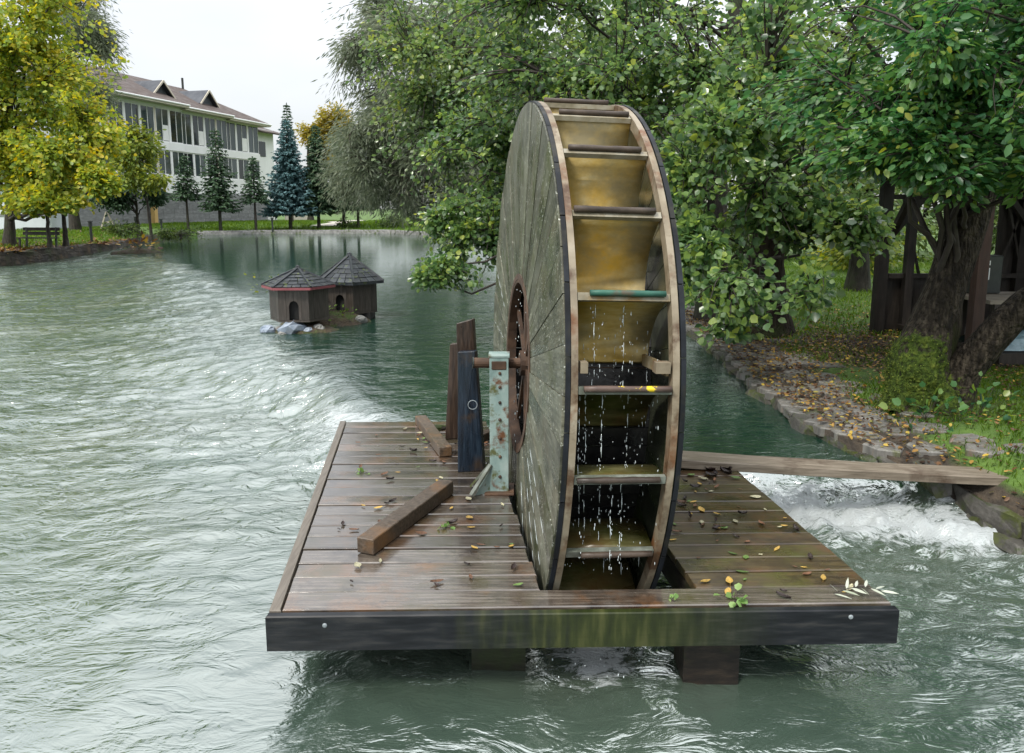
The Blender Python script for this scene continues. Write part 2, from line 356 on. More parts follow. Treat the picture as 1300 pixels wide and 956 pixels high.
def moss_bark():
    m, n, out = mat_base('moss_covered_bark'); Lk = n.links.new
    tc = N(n, 'ShaderNodeTexCoord'); mp = N(n, 'ShaderNodeMapping'); mp.inputs['Scale'].default_value = (6, 6, 1.9); Lk(tc.outputs['Object'], mp.inputs[0])
    z = N(n, 'ShaderNodeTexNoise'); z.inputs['Scale'].default_value = 5; z.inputs['Detail'].default_value = 8; Lk(mp.outputs[0], z.inputs['Vector'])
    vo = N(n, 'ShaderNodeTexVoronoi'); vo.feature = 'DISTANCE_TO_EDGE'; vo.inputs['Scale'].default_value = 5.5; Lk(mp.outputs[0], vo.inputs['Vector'])
    c1 = ramp(n, [(.008, .006, .004), (.028, .022, .015), (.075, .062, .045)], .32, .7); Lk(z.outputs[0], c1.inputs[0])
    z2 = N(n, 'ShaderNodeTexNoise'); z2.inputs['Scale'].default_value = 22; z2.inputs['Detail'].default_value = 6; Lk(tc.outputs['Object'], z2.inputs['Vector'])
    c2 = ramp(n, [(.012, .020, .003), (.040, .068, .007), (.11, .14, .02)], .3, .72); Lk(z2.outputs[0], c2.inputs[0])
    a = N(n, 'ShaderNodeAttribute'); a.attribute_name = 'moss'
    ad = N(n, 'ShaderNodeMath', operation='ADD'); Lk(a.outputs['Fac'], ad.inputs[0]); Lk(z2.outputs[0], ad.inputs[1])
    mr = N(n, 'ShaderNodeMapRange'); mr.inputs[1].default_value = .85; mr.inputs[2].default_value = 1.0; Lk(ad.outputs[0], mr.inputs[0])
    mx = N(n, 'ShaderNodeMixRGB'); Lk(mr.outputs[0], mx.inputs[0]); Lk(c1.outputs[0], mx.inputs[1]); Lk(c2.outputs[0], mx.inputs[2])
    p = N(n, 'ShaderNodeBsdfPrincipled'); p.inputs['Roughness'].default_value = .85; p.inputs['Specular IOR Level'].default_value = .25; Lk(mx.outputs[0], p.inputs['Base Color'])
    hs = N(n, 'ShaderNodeMath', operation='MULTIPLY_ADD'); hs.inputs[1].default_value = .8; Lk(vo.outputs['Distance'], hs.inputs[0]); Lk(z2.outputs[0], hs.inputs[2])
    bp = N(n, 'ShaderNodeBump'); bp.inputs['Strength'].default_value = 1.0; bp.inputs['Distance'].default_value = .05; Lk(hs.outputs[0], bp.inputs['Height']); Lk(bp.outputs[0], p.inputs['Normal'])
    Lk(p.outputs[0], out.inputs[0]); return m
M['mossbark'] = moss_bark()
def glass_mat():
    m, n, out = mat_base('window_glass'); Lk = n.links.new
    b = N(n, 'ShaderNodeBsdfPrincipled'); oi = N(n, 'ShaderNodeObjectInfo')
    cr = ramp(n, [(.012, .02, .022), (.03, .05, .05), (.05, .07, .075)], 0, 1); Lk(oi.outputs['Random'], cr.inputs[0])
    Lk(cr.outputs[0], b.inputs['Base Color']); b.inputs['Roughness'].default_value = .06; b.inputs['IOR'].default_value = 1.5
    Lk(b.outputs[0], out.inputs[0]); return m
M['glass'] = glass_mat()
def drop_mat():
    m, n, out = mat_base('water_drop'); Lk = n.links.new
    b = N(n, 'ShaderNodeBsdfPrincipled'); b.inputs['Base Color'].default_value = (.7, .78, .8, 1); b.inputs['Roughness'].default_value = .05
    b.inputs['IOR'].default_value = 1.5; b.inputs['Alpha'].default_value = 1
    Lk(b.outputs[0], out.inputs[0]); return m
M['drop'] = drop_mat()

M['alder'] = leaf_mat('alder_leaf', [(.022, .055, .026), (.070, .140, .056), (.13, .22, .078), (.21, .31, .08), (.40, .44, .09)], .26, .42, .9)
M['alder2'] = leaf_mat('deep_alder_leaf', [(.032, .066, .030), (.080, .140, .052), (.13, .205, .068), (.20, .27, .07), (.33, .36, .07)], .28, .42, .8)
M['hornbeam'] = leaf_mat('hornbeam_leaf', [(.016, .066, .028), (.040, .130, .048), (.078, .195, .060), (.14, .26, .06), (.32, .30, .04)], .36, .38, .7)
M['willow'] = leaf_mat('willow_leaf', [(.075, .10, .065), (.12, .15, .095), (.17, .20, .13), (.23, .25, .16)], .45, .4, .5)
M['maple'] = leaf_mat('yellowing_maple_leaf', [(.11, .19, .045), (.19, .28, .055), (.32, .37, .06), (.50, .46, .06), (.60, .42, .03)], .42, .45, .5)
M['ash'] = leaf_mat('yellow_green_ash_leaf', [(.06, .11, .025), (.13, .19, .035), (.24, .28, .04), (.38, .34, .04)], .5, .35, .4)
M['yellowtree'] = leaf_mat('golden_leaf', [(.16, .18, .04), (.30, .26, .04), (.45, .32, .03)], .5, .35, .4)
M['bush'] = leaf_mat('bush_leaf', [(.02, .045, .012), (.045, .085, .02), (.09, .14, .03), (.15, .19, .045)], .5, .3, .4)
M['spruce'] = leaf_mat('spruce_needles', [(.03, .062, .034), (.055, .105, .056), (.09, .15, .075)], .6, .12, .3)
M['bluespruce'] = leaf_mat('blue_spruce_needles', [(.045, .095, .10), (.09, .175, .185), (.16, .27, .285)], .6, .12, .3)
M['grass'] = leaf_mat('grass_blade', [(.04, .09, .012), (.08, .165, .02), (.13, .23, .03), (.21, .28, .06)], .5, .35, .4)
M['litter'] = leaf_mat('fallen_leaf', [(.035, .018, .010), (.08, .038, .018), (.15, .075, .03), (.30, .17, .04), (.50, .34, .05), (.20, .22, .07)], .45, .15, .5)
# ------------------------------------------------------------------ river outline and ground
ZU, ZD = -0.15, -0.41                 # water level above and below the weir
re = [ug(*p) for p in ((1300, 650, -.20), (1150, 598, -.16), (1070, 562, -.09), (1010, 524, -.06), (960, 483, -.06), (890, 424, -.06))]
outline = [(3.6, -70), (3.3, -8), (3.2, 2.2)] + [(p.x, p.y) for p in re] + [(2.55, 12.5), (2.4, 16), (2.5, 25), (1.5, 34), (-1, 44), (-5.5, 52),
           (-8.7, 57.5), (-17, 57), (-22.3, 53.5), (-21.3, 47), (-17.8, 35.5), (-18.3, 28), (-20, 20), (-24, 5), (-27, -25), (-28, -70)]
CEN = np.array([-8.0, 20.0])
def densify(pts):
    out = []
    n = len(pts)
    for i in range(n):
        a = np.array(pts[i]); b = np.array(pts[(i+1) % n])
        m = (a+b)/2
        d = np.hypot(*m)
        step = .12 if (m[0] > 1.5 and 0 < m[1] < 14) else (.5 if m[1] > 0 else 4)
        k = max(1, int(np.hypot(*(b-a))/step))
        for j in range(k): out.append(a+(b-a)*j/k)
    return np.array(out)
OUT = densify(outline)
# soften corners, then add a small natural wobble
for _ in range(2):
    o2 = (np.roll(OUT, 1, 0)+2*OUT+np.roll(OUT, -1, 0))/4
    OUT = np.where((OUT[:, 1:2] > 0), o2, OUT)
rad = np.hypot(*(OUT-CEN).T); ang = np.arctan2(OUT[:, 1]-CEN[1], OUT[:, 0]-CEN[0])
o_ = np.argsort(ang); OUT, rad, ang = OUT[o_], rad[o_], ang[o_]
rad = rad + (fbm(OUT[:, 0]*1.3, OUT[:, 1]*1.3, 5)-.5)*.22
OUT = CEN+np.stack([np.cos(ang), np.sin(ang)], 1)*rad[:, None]
def bank_t(x, y):
    x = np.asarray(x, float); y = np.asarray(y, float)
    a = np.arctan2(y-CEN[1], x-CEN[0]); return np.hypot(x-CEN[0], y-CEN[1]) - np.interp(a, ang, rad, period=2*math.pi)
def ground_z(x, y):
    x = np.asarray(x, float); y = np.asarray(y, float); t = bank_t(x, y)
    a = np.degrees(np.arctan2(y-CEN[1], x-CEN[0])) % 360
    lf = sstep(70, 95, a)*(1-sstep(235, 255, a))           # left and far banks
    z = lf*(.02+.42*sstep(.4, 7, t)) + (1-lf)*(-.06-.13*(1-sstep(4.5, 5.7, y))*(1-sstep(.3, 1.8, t))+.06*sstep(.3, 1.6, t)+.16*sstep(1.2, 8, t))
    z = z + (fbm(x*.5, y*.5, 3)-.5)*.14*sstep(.8, 4, t) + (fbm(x*.06, y*.06, 9)-.4)*3.0*sstep(45, 160, t)
    z = z + (fbm(x*2.2, y*2.2, 8)-.5)*.05*sstep(.9, 1.5, t)
    return z
def gz(x, y): return float(ground_z(np.array([x]), np.array([y]))[0])

ts = np.array([-.02, 0, .1, .25, .45, .7, .95, 1.2, 1.5, 1.8, 2.2, 2.7, 3.3, 4, 5, 6, 7.5, 9.5, 12, 15, 19, 24, 30, 38, 48, 62, 80, 110, 160, 260, 450, 800, 1500])
dirs = np.stack([np.cos(ang), np.sin(ang)], 1)
V = []
for i, t in enumerate(ts):
    xy = CEN+dirs*(rad+t)[:, None]
    z = ground_z(xy[:, 0], xy[:, 1]) if i else np.full(len(xy), -1.2)
    V.append(np.column_stack([xy, z]))
n = len(OUT); V = np.concatenate(V)
ii = np.arange(n); jj = (ii+1) % n
F = np.concatenate([np.column_stack([k*n+ii, (k+1)*n+ii, (k+1)*n+jj, k*n+jj]) for k in range(len(ts)-1)])
def ground_mat():
    m, n, out = mat_base('bank_ground'); Lk = n.links.new
    g = N(n, 'ShaderNodeNewGeometry')
    def noise(s, d=6, off=0):
        z = N(n, 'ShaderNodeTexNoise'); z.inputs['Scale'].default_value = s; z.inputs['Detail'].default_value = d; z.inputs['Roughness'].default_value = .65
        ad = N(n, 'ShaderNodeVectorMath', operation='ADD'); ad.inputs[1].default_value = (off, off*2, 0)
        Lk(g.outputs['Position'], ad.inputs[0]); Lk(ad.outputs[0], z.inputs['Vector']); return z
    a = noise(3); c1 = ramp(n, [(.028, .055, .010), (.065, .125, .018), (.11, .19, .028)]); Lk(a.outputs[0], c1.inputs[0])
    b = noise(9); c2 = ramp(n, [(.018, .014, .010), (.042, .032, .022), (.085, .062, .04)]); Lk(b.outputs[0], c2.inputs[0])
    at_ = N(n, 'ShaderNodeAttribute'); at_.attribute_name = 'dirt'
    d = noise(.9, 6, 4); ad = N(n, 'ShaderNodeMath', operation='ADD'); Lk(d.outputs[0], ad.inputs[0]); Lk(at_.outputs['Fac'], ad.inputs[1])
    mr = N(n, 'ShaderNodeMapRange'); mr.inputs[1].default_value = .78; mr.inputs[2].default_value = 1.0; Lk(ad.outputs[0], mr.inputs[0])
    mx = N(n, 'ShaderNodeMixRGB'); Lk(mr.outputs[0], mx.inputs[0]); Lk(c1.outputs[0], mx.inputs[1]); Lk(c2.outputs[0], mx.inputs[2])
    p = N(n, 'ShaderNodeBsdfPrincipled'); p.inputs['Roughness'].default_value = .85; Lk(mx.outputs[0], p.inputs['Base Color'])
    h = noise(25, 4); bp = N(n, 'ShaderNodeBump'); bp.inputs['Strength'].default_value = .8; bp.inputs['Distance'].default_value = .03
    Lk(h.outputs[0], bp.inputs['Height']); Lk(bp.outputs[0], p.inputs['Normal']); Lk(p.outputs[0], out.inputs[0]); return m
def dirt_at(x, y):
    x = np.asarray(x, float); y = np.asarray(y, float); t = bank_t(x, y)
    right = (x > 0)
    d = np.where(right, .62*(1-sstep(.75, 1.35, t)), .62*(1-sstep(1.2, 3.0, t))*(y < 48))
    d = np.maximum(d, .62*np.exp(-(((x-4.3)/1.3)**2+((y-9.0)/1.5)**2))*1.2*right)          # leaf-strewn patch beside the shelter
    d = np.maximum(d, .55*sstep(4.6, 5.2, x)*(y < 11)*(y > 6.3))
    return d
M['ground'] = ground_mat()
go = link('ground', np_mesh('ground', V, F, attrs={'dirt': dirt_at(V[:, 0], V[:, 1])}, smooth=True), M['ground'])
tag(go, kind='structure')

# ------------------------------------------------------------------ water
weir = np.array([(-24, 46), (-15.2, 32.5), (-9.5, 24), (-6.3, 18.2), (-4.0, 13.5), (-2.9, 11.0), (-1.9, 8.3), (-.95, 6.55), (.2, 6.1), (1.2, 5.55), (2.1, 5.25), (3.6, 5.0)])
def weir_sd(x, y):
    best = np.full(x.shape, 1e9); sg = np.ones(x.shape); along = np.zeros(x.shape); acc = 0
    for (a, b) in zip(weir[:-1], weir[1:]):
        d = b-a; l2 = d@d; l = math.sqrt(l2)
        t = np.clip(((x-a[0])*d[0]+(y-a[1])*d[1])/l2, 0, 1)
        dd = np.hypot(x-a[0]-t*d[0], y-a[1]-t*d[1]); cr = d[0]*(y-a[1])-d[1]*(x-a[0])
        m = dd < best-1e-9
        best = np.where(m, dd, best); sg = np.where(m, np.sign(cr), sg); along = np.where(m, acc+t*l, along); acc += l
    return best*sg, along
def axis(segs):
    out = [segs[0][0]]
    for a, b, st in segs:
        k = max(1, int(round((b-a)/st))); out += list(a+(b-a)*np.arange(1, k+1)/k)
    return np.array(out)
gx = axis([(-40, -26, 1.0), (-26, -12, .20), (-12, -6, .085), (-6, -3.4, .05), (-3.4, 3.3, .030), (3.3, 8, .4)])
gy = axis([(-80, -10, 5.), (-10, 1, .5), (1, 2.0, .08), (2.0, 7, .027), (7, 13, .038), (13, 20, .07), (20, 34, .14), (34, 60, .3), (60, 66, 1.)])
X, Y = np.meshgrid(gx, gy); x, y = X.ravel(), Y.ravel()
wob = (fbm(x*.9, y*.9, 21)-.5)*.7
sd, along = weir_sd(x, y); sd = sd + wob*(sstep(.2, 3, np.abs(x-.5)))
ledge = vn(along*1.1, along*0, s=77)                        # the sill breaks into little steps
rampw = np.where(x > .8, .45, .55+.5*ledge+3.5*sstep(7.6, 11, y))
lev = ZD+(ZU-ZD)*sstep(-1, .12, sd/rampw)
far = sstep(14, 30, y); fall = 1-sstep(6.9, 8.3, y)
down = sstep(.1, -.6, sd) if False else 1-sstep(-.5, .15, sd)
rt = sstep(.9, 1.6, x)                                       # race between platform and bank
near_w = np.exp(-np.maximum(-sd-.3, 0)/np.where(x > .8, .55, 2.6))*down*(1-.75*sstep(7.5, 10, y))
amp = .0022 + .0045*down + .020*near_w + rt*near_w*.025
amp = amp + down*.014*sstep(4.5, 8, y)*(x < 0) + .012*far*down
cx1, sy1 = math.cos(.35), math.sin(.35)
u = x*cx1+y*sy1; v = -x*sy1+y*cx1
wx = (fbm(u*1.1, v*1.1, 31)-.5)*1.3; wy = (fbm(u*1.1+9, v*1.1, 32)-.5)*1.3
h1 = fbm(u*1.2+wx, v*2.0+wy, 33, 3)-.5
h2 = 1-np.abs(2*fbm(u*3.0+wx*2.2, v*4.6+wy*2.2, 35, 3)-1)    # sharp crests
h3 = fbm(u*8+wx*3, v*11+wy*3, 36, 2)-.5
calm = sstep(6.5, 3.4, y)*0
quiet = 1-.85*np.exp(-(((x+2.1)/1.7)**2+((y-3.4)/1.9)**2))
mesh_amp = amp*quiet
z = lev + mesh_amp*(2.2*h1+1.25*(h2-.75)+.8*h3*(1-far*.7))
# broken lumps of white water under the sill in the race
lump = np.clip(fbm(x*8, y*10, 41, 3)-.44, 0, 1)*rt*near_w*.22
z = z + lump + np.clip(fbm(x*3, y*4, 45, 3)-.5, 0, 1)*.11*near_w*(1-rt)
foam = np.clip(near_w*(1.0*(sd < .1))*(.05+(.04+.40*fall)*np.exp(-np.maximum(-sd-.4, 0)/.6)) + rt*near_w*.22 + lump*1.9, 0, 1)
crest = np.exp(-((sd+.3)/.3)**2)*(1-rt)*(.05+.75*fall)
foam = np.maximum(foam, crest*(.35+.6*vn(along*.8, along*0, s=61)))
# white water where the wheel's tail water falls through the slot, under the platform front
foam = np.maximum(foam, .60*np.exp(-(((x-.36)/.26)**2+((y-3.32)/.30)**2)))
# ripple against the right bank
foam = np.maximum(foam, .45*np.exp(-((bank_t(x, y)+.18)/.16)**2)*((x > 1.5)*(y < 5.0)*(y > 2.0)))
nx, ny = len(gx), len(gy)
q = (np.arange(ny-1)[:, None]*nx+np.arange(nx-1)[None]).ravel()
F = np.column_stack([q, q+1, q+nx+1, q+nx])
fc = np.column_stack([x[q], y[q]]); keep = bank_t(fc[:, 0], fc[:, 1]) < 1.2
def water_mat():
    m, n, out = mat_base('river_water'); Lk = n.links.new
    g = N(n, 'ShaderNodeNewGeometry')
    fa = N(n, 'ShaderNodeAttribute'); fa.attribute_name = 'foam'
    tb = N(n, 'ShaderNodeAttribute'); tb.attribute_name = 'turb'
    mp = N(n, 'ShaderNodeMapping'); mp.inputs['Rotation'].default_value = (0, 0, -.35); mp.inputs['Scale'].default_value = (1, 1.9, 1); Lk(g.outputs['Position'], mp.inputs['Vector'])
    # warp so that the wrinkles curl
    wz = N(n, 'ShaderNodeTexNoise'); wz.inputs['Scale'].default_value = 1.1; wz.inputs['Detail'].default_value = 3; Lk(mp.outputs[0], wz.inputs['Vector'])
    ws = N(n, 'ShaderNodeVectorMath', operation='SCALE'); ws.inputs['Scale'].default_value = 1.1; Lk(wz.outputs['Color'], ws.inputs[0])
    wa = N(n, 'ShaderNodeVectorMath', operation='ADD'); Lk(mp.outputs[0], wa.inputs[0]); Lk(ws.outputs[0], wa.inputs[1])
    def nz(s, d, rough=.55):
        z = N(n, 'ShaderNodeTexNoise'); z.inputs['Scale'].default_value = s; z.inputs['Detail'].default_value = d; z.inputs['Roughness'].default_value = rough; Lk(wa.outputs[0], z.inputs['Vector']); return z
    def math_(op, a, b=None):
        q = N(n, 'ShaderNodeMath', operation=op)
        for i, s in enumerate((a, b)):
            if s is None: continue
            if isinstance(s, (int, float)): q.inputs[i].default_value = s
            else: Lk(s, q.inputs[i])
        return q.outputs[0]
    r1 = math_('ABSOLUTE', math_('SUBTRACT', nz(2.6, 4).outputs[0], .5))           # creases
    cre = math_('MINIMUM', math_('MULTIPLY', r1, 15.0), 1.0)
    r2 = nz(7.5, 4).outputs[0]; r3 = nz(34, 3).outputs[0]
    hsum = math_('ADD', math_('MULTIPLY', cre, .20), math_('ADD', math_('MULTIPLY', r2, .55), math_('MULTIPLY', r3, .16)))
    bp = N(n, 'ShaderNodeBump'); bp.inputs['Distance'].default_value = .035
    Lk(tb.outputs['Fac'], bp.inputs['Strength']); Lk(hsum, bp.inputs['Height'])
    dif = N(n, 'ShaderNodeBsdfDiffuse')
    cz = N(n, 'ShaderNodeTexNoise'); cz.inputs['Scale'].default_value = .5; cz.inputs['Detail'].default_value = 4; Lk(g.outputs['Position'], cz.inputs['Vector'])
    cc = ramp(n, [(.045, .075, .058), (.06, .09, .068), (.075, .10, .075)], .35, .65); Lk(cz.outputs[0], cc.inputs[0])
    dp = N(n, 'ShaderNodeAttribute'); dp.attribute_name = 'depth'; dm = N(n, 'ShaderNodeMixRGB'); dm.inputs[2].default_value = (.010, .034, .022, 1)   # the dammed pool is deeper and darker
    Lk(dp.outputs['Fac'], dm.inputs[0]); Lk(cc.outputs[0], dm.inputs[1]); Lk(dm.outputs[0], dif.inputs['Color'])
    gl = N(n, 'ShaderNodeBsdfGlossy'); gl.inputs['Roughness'].default_value = .05; gl.inputs['Color'].default_value = (.93, .97, .95, 1)
    Lk(bp.outputs[0], gl.inputs['Normal']); Lk(bp.outputs[0], dif.inputs['Normal'])
    fr = N(n, 'ShaderNodeFresnel'); fr.inputs['IOR'].default_value = 4.0; Lk(bp.outputs[0], fr.inputs['Normal'])
    mx = N(n, 'ShaderNodeMixShader'); Lk(fr.outputs[0], mx.inputs[0]); Lk(dif.outputs[0], mx.inputs[1]); Lk(gl.outputs[0], mx.inputs[2])
    # foam: torn white streaks
    f1 = nz(8, 8, .75).outputs[0]; f2 = nz(34, 5, .72).outputs[0]
    fs = math_('ADD', math_('MULTIPLY', f1, .7), math_('MULTIPLY', f2, .3))
    th = math_('SUBTRACT', math_('ADD', fs, math_('MULTIPLY', fa.outputs['Fac'], .55)), .69)
    fm = math_('MULTIPLY', th, 10.0); cl = N(n, 'ShaderNodeClamp'); Lk(fm, cl.inputs[0])
    fo = N(n, 'ShaderNodeBsdfPrincipled'); fo.inputs['Base Color'].default_value = (.52, .56, .57, 1); fo.inputs['Roughness'].default_value = .45
    b2 = N(n, 'ShaderNodeBump'); b2.inputs['Strength'].default_value = .8; b2.inputs['Distance'].default_value = .03; Lk(f2, b2.inputs['Height']); Lk(b2.outputs[0], fo.inputs['Normal'])
    mf = N(n, 'ShaderNodeMixShader'); fk = math_('MULTIPLY', cl.outputs[0], .92); Lk(fk, mf.inputs[0]); Lk(mx.outputs[0], mf.inputs[1]); Lk(fo.outputs[0], mf.inputs[2])
    Lk(mf.outputs[0], out.inputs[0]); return m
M['water'] = water_mat()
turb = np.clip(.20 + .16*(1-down)*(1-sstep(9, 22, y)) + .42*down*(.12+.88*quiet)*(.35+.65*sstep(3.0, 8.5, y)) + .40*near_w - .10*far*(1-down), .05, 1)
turb = turb*(1-.35*sstep(15, 40, y))
wo = link('river_water', np_mesh('river_water', np.column_stack([x, y, z]), F[keep], attrs={'foam': foam, 'turb': turb, 'depth': 1-down}, smooth=True), M['water'])
tag(wo, kind='structure')

# ------------------------------------------------------------------ right bank: mossy wall stones and flagstone path
def stone_mesh(rng, d, jit=.12, sub=1):
    bm = bmesh.new(); bmesh.ops.create_cube(bm, size=1)
    bmesh.ops.subdivide_edges(bm, edges=bm.edges[:], cuts=1, use_grid_fill=True)
    for v_ in bm.verts: v_.co = v_.co*.62+v_.co.normalized()*.5*.36
    bmesh.ops.scale(bm, vec=d, verts=bm.verts)
    for v_ in bm.verts:
        v_.co += Vector((rng.uniform(-1, 1)*d[0], rng.uniform(-1, 1)*d[1], rng.uniform(-1, 1)*d[2]))*jit*.5
    me = bpy.data.meshes.new('stone'); bm.to_mesh(me); bm.free(); return me
rs = random.Random(4)
def edge_pt(yy):
    k = np.where((OUT[:, 0] > 1.2) & (OUT[:, 1] > .5) & (OUT[:, 1] < 20))[0]
    e = OUT[k]; s = np.argsort(e[:, 1]); return float(np.interp(yy, e[s, 1], e[s, 0]))
wall = empty('bank_wall', (edge_pt(5), 5, ZD))
tag(wall, 'low mossy stone wall holding up the right bank along the water', 'wall')
smesh = [stone_mesh(rs, (.30, .46, .19), .22) for _ in range(10)]
for row in range(3):
    yy = 1.6+rs.uniform(0, .2)
    while yy < 12.5:
        ln = rs.uniform(.18, .46)
        yc = yy+ln/2; xe = edge_pt(yc); sl = (edge_pt(yc+.2)-edge_pt(yc-.2))/.4
        o = link('stone', smesh[rs.randrange(10)], M['mossstone'], wall)
        o.location = Vector((xe-.02-.03*row+rs.uniform(-.05, .04)+.10, yc, gz(xe+.02, yc)-.10-.13*row+rs.uniform(-.015, .015)))-wall.location
        o.rotation_euler = (rs.uniform(-.2, .2), rs.uniform(-.2, .2), -math.atan(sl)+rs.uniform(-.2, .2))
        o.scale = (1, ln/.42*1.1, rs.uniform(.8, 1.15)); yy += ln
path = empty('stone_path', (edge_pt(6)+.5, 6, 0)); tag(path, kind='structure')
def flag_mesh(rng):
    k = rng.randint(5, 7); bm_ = MB(); a0 = rng.uniform(0, 6)
    ring = [(math.cos(a0+2*math.pi*i/k)*rng.uniform(.40, .54), math.sin(a0+2*math.pi*i/k)*rng.uniform(.40, .54)) for i in range(k)]
    v_ = [(a, b, -.05) for a, b in ring]+[(a, b, .012) for a, b in ring]+[(a*.92, b*.92, .022) for a, b in ring]
    f_ = [tuple(range(2*k, 3*k))]
    for i in range(k):
        j = (i+1) % k; f_ += [(i, j, k+j, k+i), (k+i, k+j, 2*k+j, 2*k+i)]
    return bm_.add(v_, f_).mesh('flagstone')
fm = [flag_mesh(rs) for _ in range(10)]
yy = 2.2
while yy < 13.5:
    st = rs.uniform(.20, .36); t = -.06
    while t < .75:
        w = rs.uniform(.22, .46); xx = edge_pt(yy)+t+w/2+.02; y2 = yy+rs.uniform(-.05, .05)
        if not (t > .5 and rs.random() < .4):
            o = link('flagstone', fm[rs.randrange(10)], M['flag'], path)
            o.location = Vector((xx, y2, gz(xx, y2)+rs.uniform(-.014, .002)))-path.location
            o.scale = (w*1.12, st*1.16, 1); o.rotation_euler = (rs.uniform(-.015, .015), rs.uniform(-.015, .015), rs.uniform(-.6, .6))
        t += w
    yy += st

# left bank: rough masonry edge, too far to tell the stones apart; far shore kerb
def edge_strip(name, a0, a1, h0, h1, w, m, label, cat, jit=.05):
    k = np.where((ang % (2*math.pi) > a0) & (ang % (2*math.pi) < a1))[0]; k = k[np.argsort(ang[k] % (2*math.pi))]
    e = OUT[k]; b = MB(); rr = random.Random(9); n_ = len(e); r_ = []
    for i in range(n_):
        d = dirs[k[i]]
        a = Vector((e[i][0], e[i][1], 0)); d3 = Vector((d[0], d[1], 0))
        j = lambda: rr.uniform(-jit, jit)
        r_.append([a-d3*(.10+w*.2+j()*.5)+Vector((0, 0, h0)), a-d3*(.08+j()*.6)+Vector((0, 0, h1-.1+j())), a-d3*(.04+j())+Vector((0, 0, h1+j()*.6)), a+d3*w+Vector((0, 0, h1+j()*.5)), a+d3*w+Vector((0, 0, h0))])
    vs = [p for r in r_ for p in r]
    fs = [(i*5+q, (i+1)*5+q, (i+1)*5+q+1, i*5+q+1) for i in range(n_-1) for q in range(4)]
    o = b.add(vs, fs).build(name, m); tag(o, label, cat); return o
M['darkstone'] = pmat('dark_brown_masonry', [(.012, .010, .008), (.035, .028, .021), (.075, .062, .048)], 2.2, (1, 1, 2), (.6, .9), 1.0, 5, .08, patch=[(.03, .04, .010), (.10, .07, .04)], pscale=1.3)
edge_strip('bank_wall', R(112), R(196), -.9, .10, .45, M['darkstone'], 'dark rough stone edge of the left bank below the maple', 'wall', .11)
edge_strip('shore_kerb', R(74), R(111.5), -.6, .12, .35, M['stone'], 'long pale stone kerb along the far shore in front of the spruces', 'kerb', .03)
# pale footpath winding up behind the blue spruce
b = MB(); pp = [(-14.6, 61.2, .9), (-13.9, 63.5, .8), (-14.0, 66, .9), (-15.5, 69, 1.0), (-16.2, 73, 1.1), (-15.0, 80, 1.3)]
pv = []
for (px_, py_, w_) in pp:
    for s_ in (-1, 1): pv.append((px_+s_*w_, py_, gz(px_, py_)+.06))
b.add(pv, [(2*i, 2*i+1, 2*i+3, 2*i+2) for i in range(len(pp)-1)])
tag(b.build('footpath', M['pathsand']), kind='structure')
# ------------------------------------------------------------------ wooden platform
FL, FR = Vector((-.99, 3.0, 0)), Vector((1.59, 3.06, 0)); BL = Vector((-1.33, 5.93, 0))
RB = Vector((1.41, 4.93, 0))
deck = empty('wooden_platform', (.3, 3.03, ZD))
tag(deck, 'wet brown plank platform carrying the waterwheel over the river', 'platform')
def on(o, root):
    """parent a mesh that was modelled in world coordinates"""
    o.parent = root; o.matrix_parent_inverse = root.matrix_basis.inverted() if root.parent is None else (root.parent.matrix_basis @ root.matrix_basis).inverted()
    return o
def plank4(A0, A1, B0, B1, t=.034, g=.004, bev=.005):
    """plank with ends A (A0 front, A1 back) and B; chamfered top edges"""
    A0, A1, B0, B1 = map(Vector, (A0, A1, B0, B1))
    wa, wb = (A1-A0).normalized(), (B1-B0).normalized()
    A0 = A0+wa*g; A1 = A1-wa*g; B0 = B0+wb*g; B1 = B1-wb*g
    dz = Vector((0, 0, 1)); ax = (B0-A0).normalized()*bev
    v_ = []
    for (P0, P1, w_, s_) in ((A0, A1, wa, 1), (B0, B1, wb, -1)):
        v_ += [P0-dz*t, P0-dz*bev, P0+w_*bev+ax*s_, P1-w_*bev+ax*s_, P1-dz*bev, P1-dz*t]
    f_ = [(0, 1, 2, 3, 4, 5), (11, 10, 9, 8, 7, 6)]
    for i in range(6):
        j = (i+1) % 6; f_.append((i, 6+i, 6+j, j))
    return MB().add(v_, f_)
rd = random.Random(11)
def deck_obj(mb, m, name='plank'):
    o = mb.build(name, m)
    c = sum((Vector(v_.co) for v_ in o.data.vertices), Vector())/len(o.data.vertices)
    o.data.transform(Matrix.Translation(-c)); o.location = c-deck.location; o.parent = deck
    return o
def Lx(yy): return FL.x+(BL.x-FL.x)*(yy-3.0)/2.93 + .045
def Rx(yy): return FR.x+(RB.x-FR.x)*(yy-3.06)/1.87
def SLx(yy): return .125-.115*(yy-3.19)
def SRx(yy): return .80-.117*(yy-3.17)
sl = .06/2.58
def row(y0, y1, xa, xb, m, dz):
    def P(f, yy):
        x_ = f(yy); yv = yy+sl*(x_+.99); return Vector((f(yv), yv, dz))
    a0, a1, b0, b1 = P(xa, y0), P(xa, y1), P(xb, y0), P(xb, y1)
    j = rd.uniform(-.012, .004)*(1 if xb is SLx else 0); k = rd.uniform(-.004, .012)*(1 if xa is SRx else 0)
    for q in (b0, b1): q.x += j; q.z += rd.uniform(-.003, .003)
    for q in (a0, a1): q.x += k; q.z += rd.uniform(-.003, .003)
    return deck_obj(plank4(a0, a1, b0, b1, g=rd.uniform(.0025, .0065)), m)
row(3.012, 3.165, Lx, Rx, M['deck'], 0)
nl = 19
for i in range(nl):
    y0 = 3.165+(5.91-3.165)*i/nl; y1 = 3.165+(5.91-3.165)*(i+1)/nl
    row(y0, y1, Lx, SLx, M['deck'], rd.uniform(-.004, .004))
nr = 12
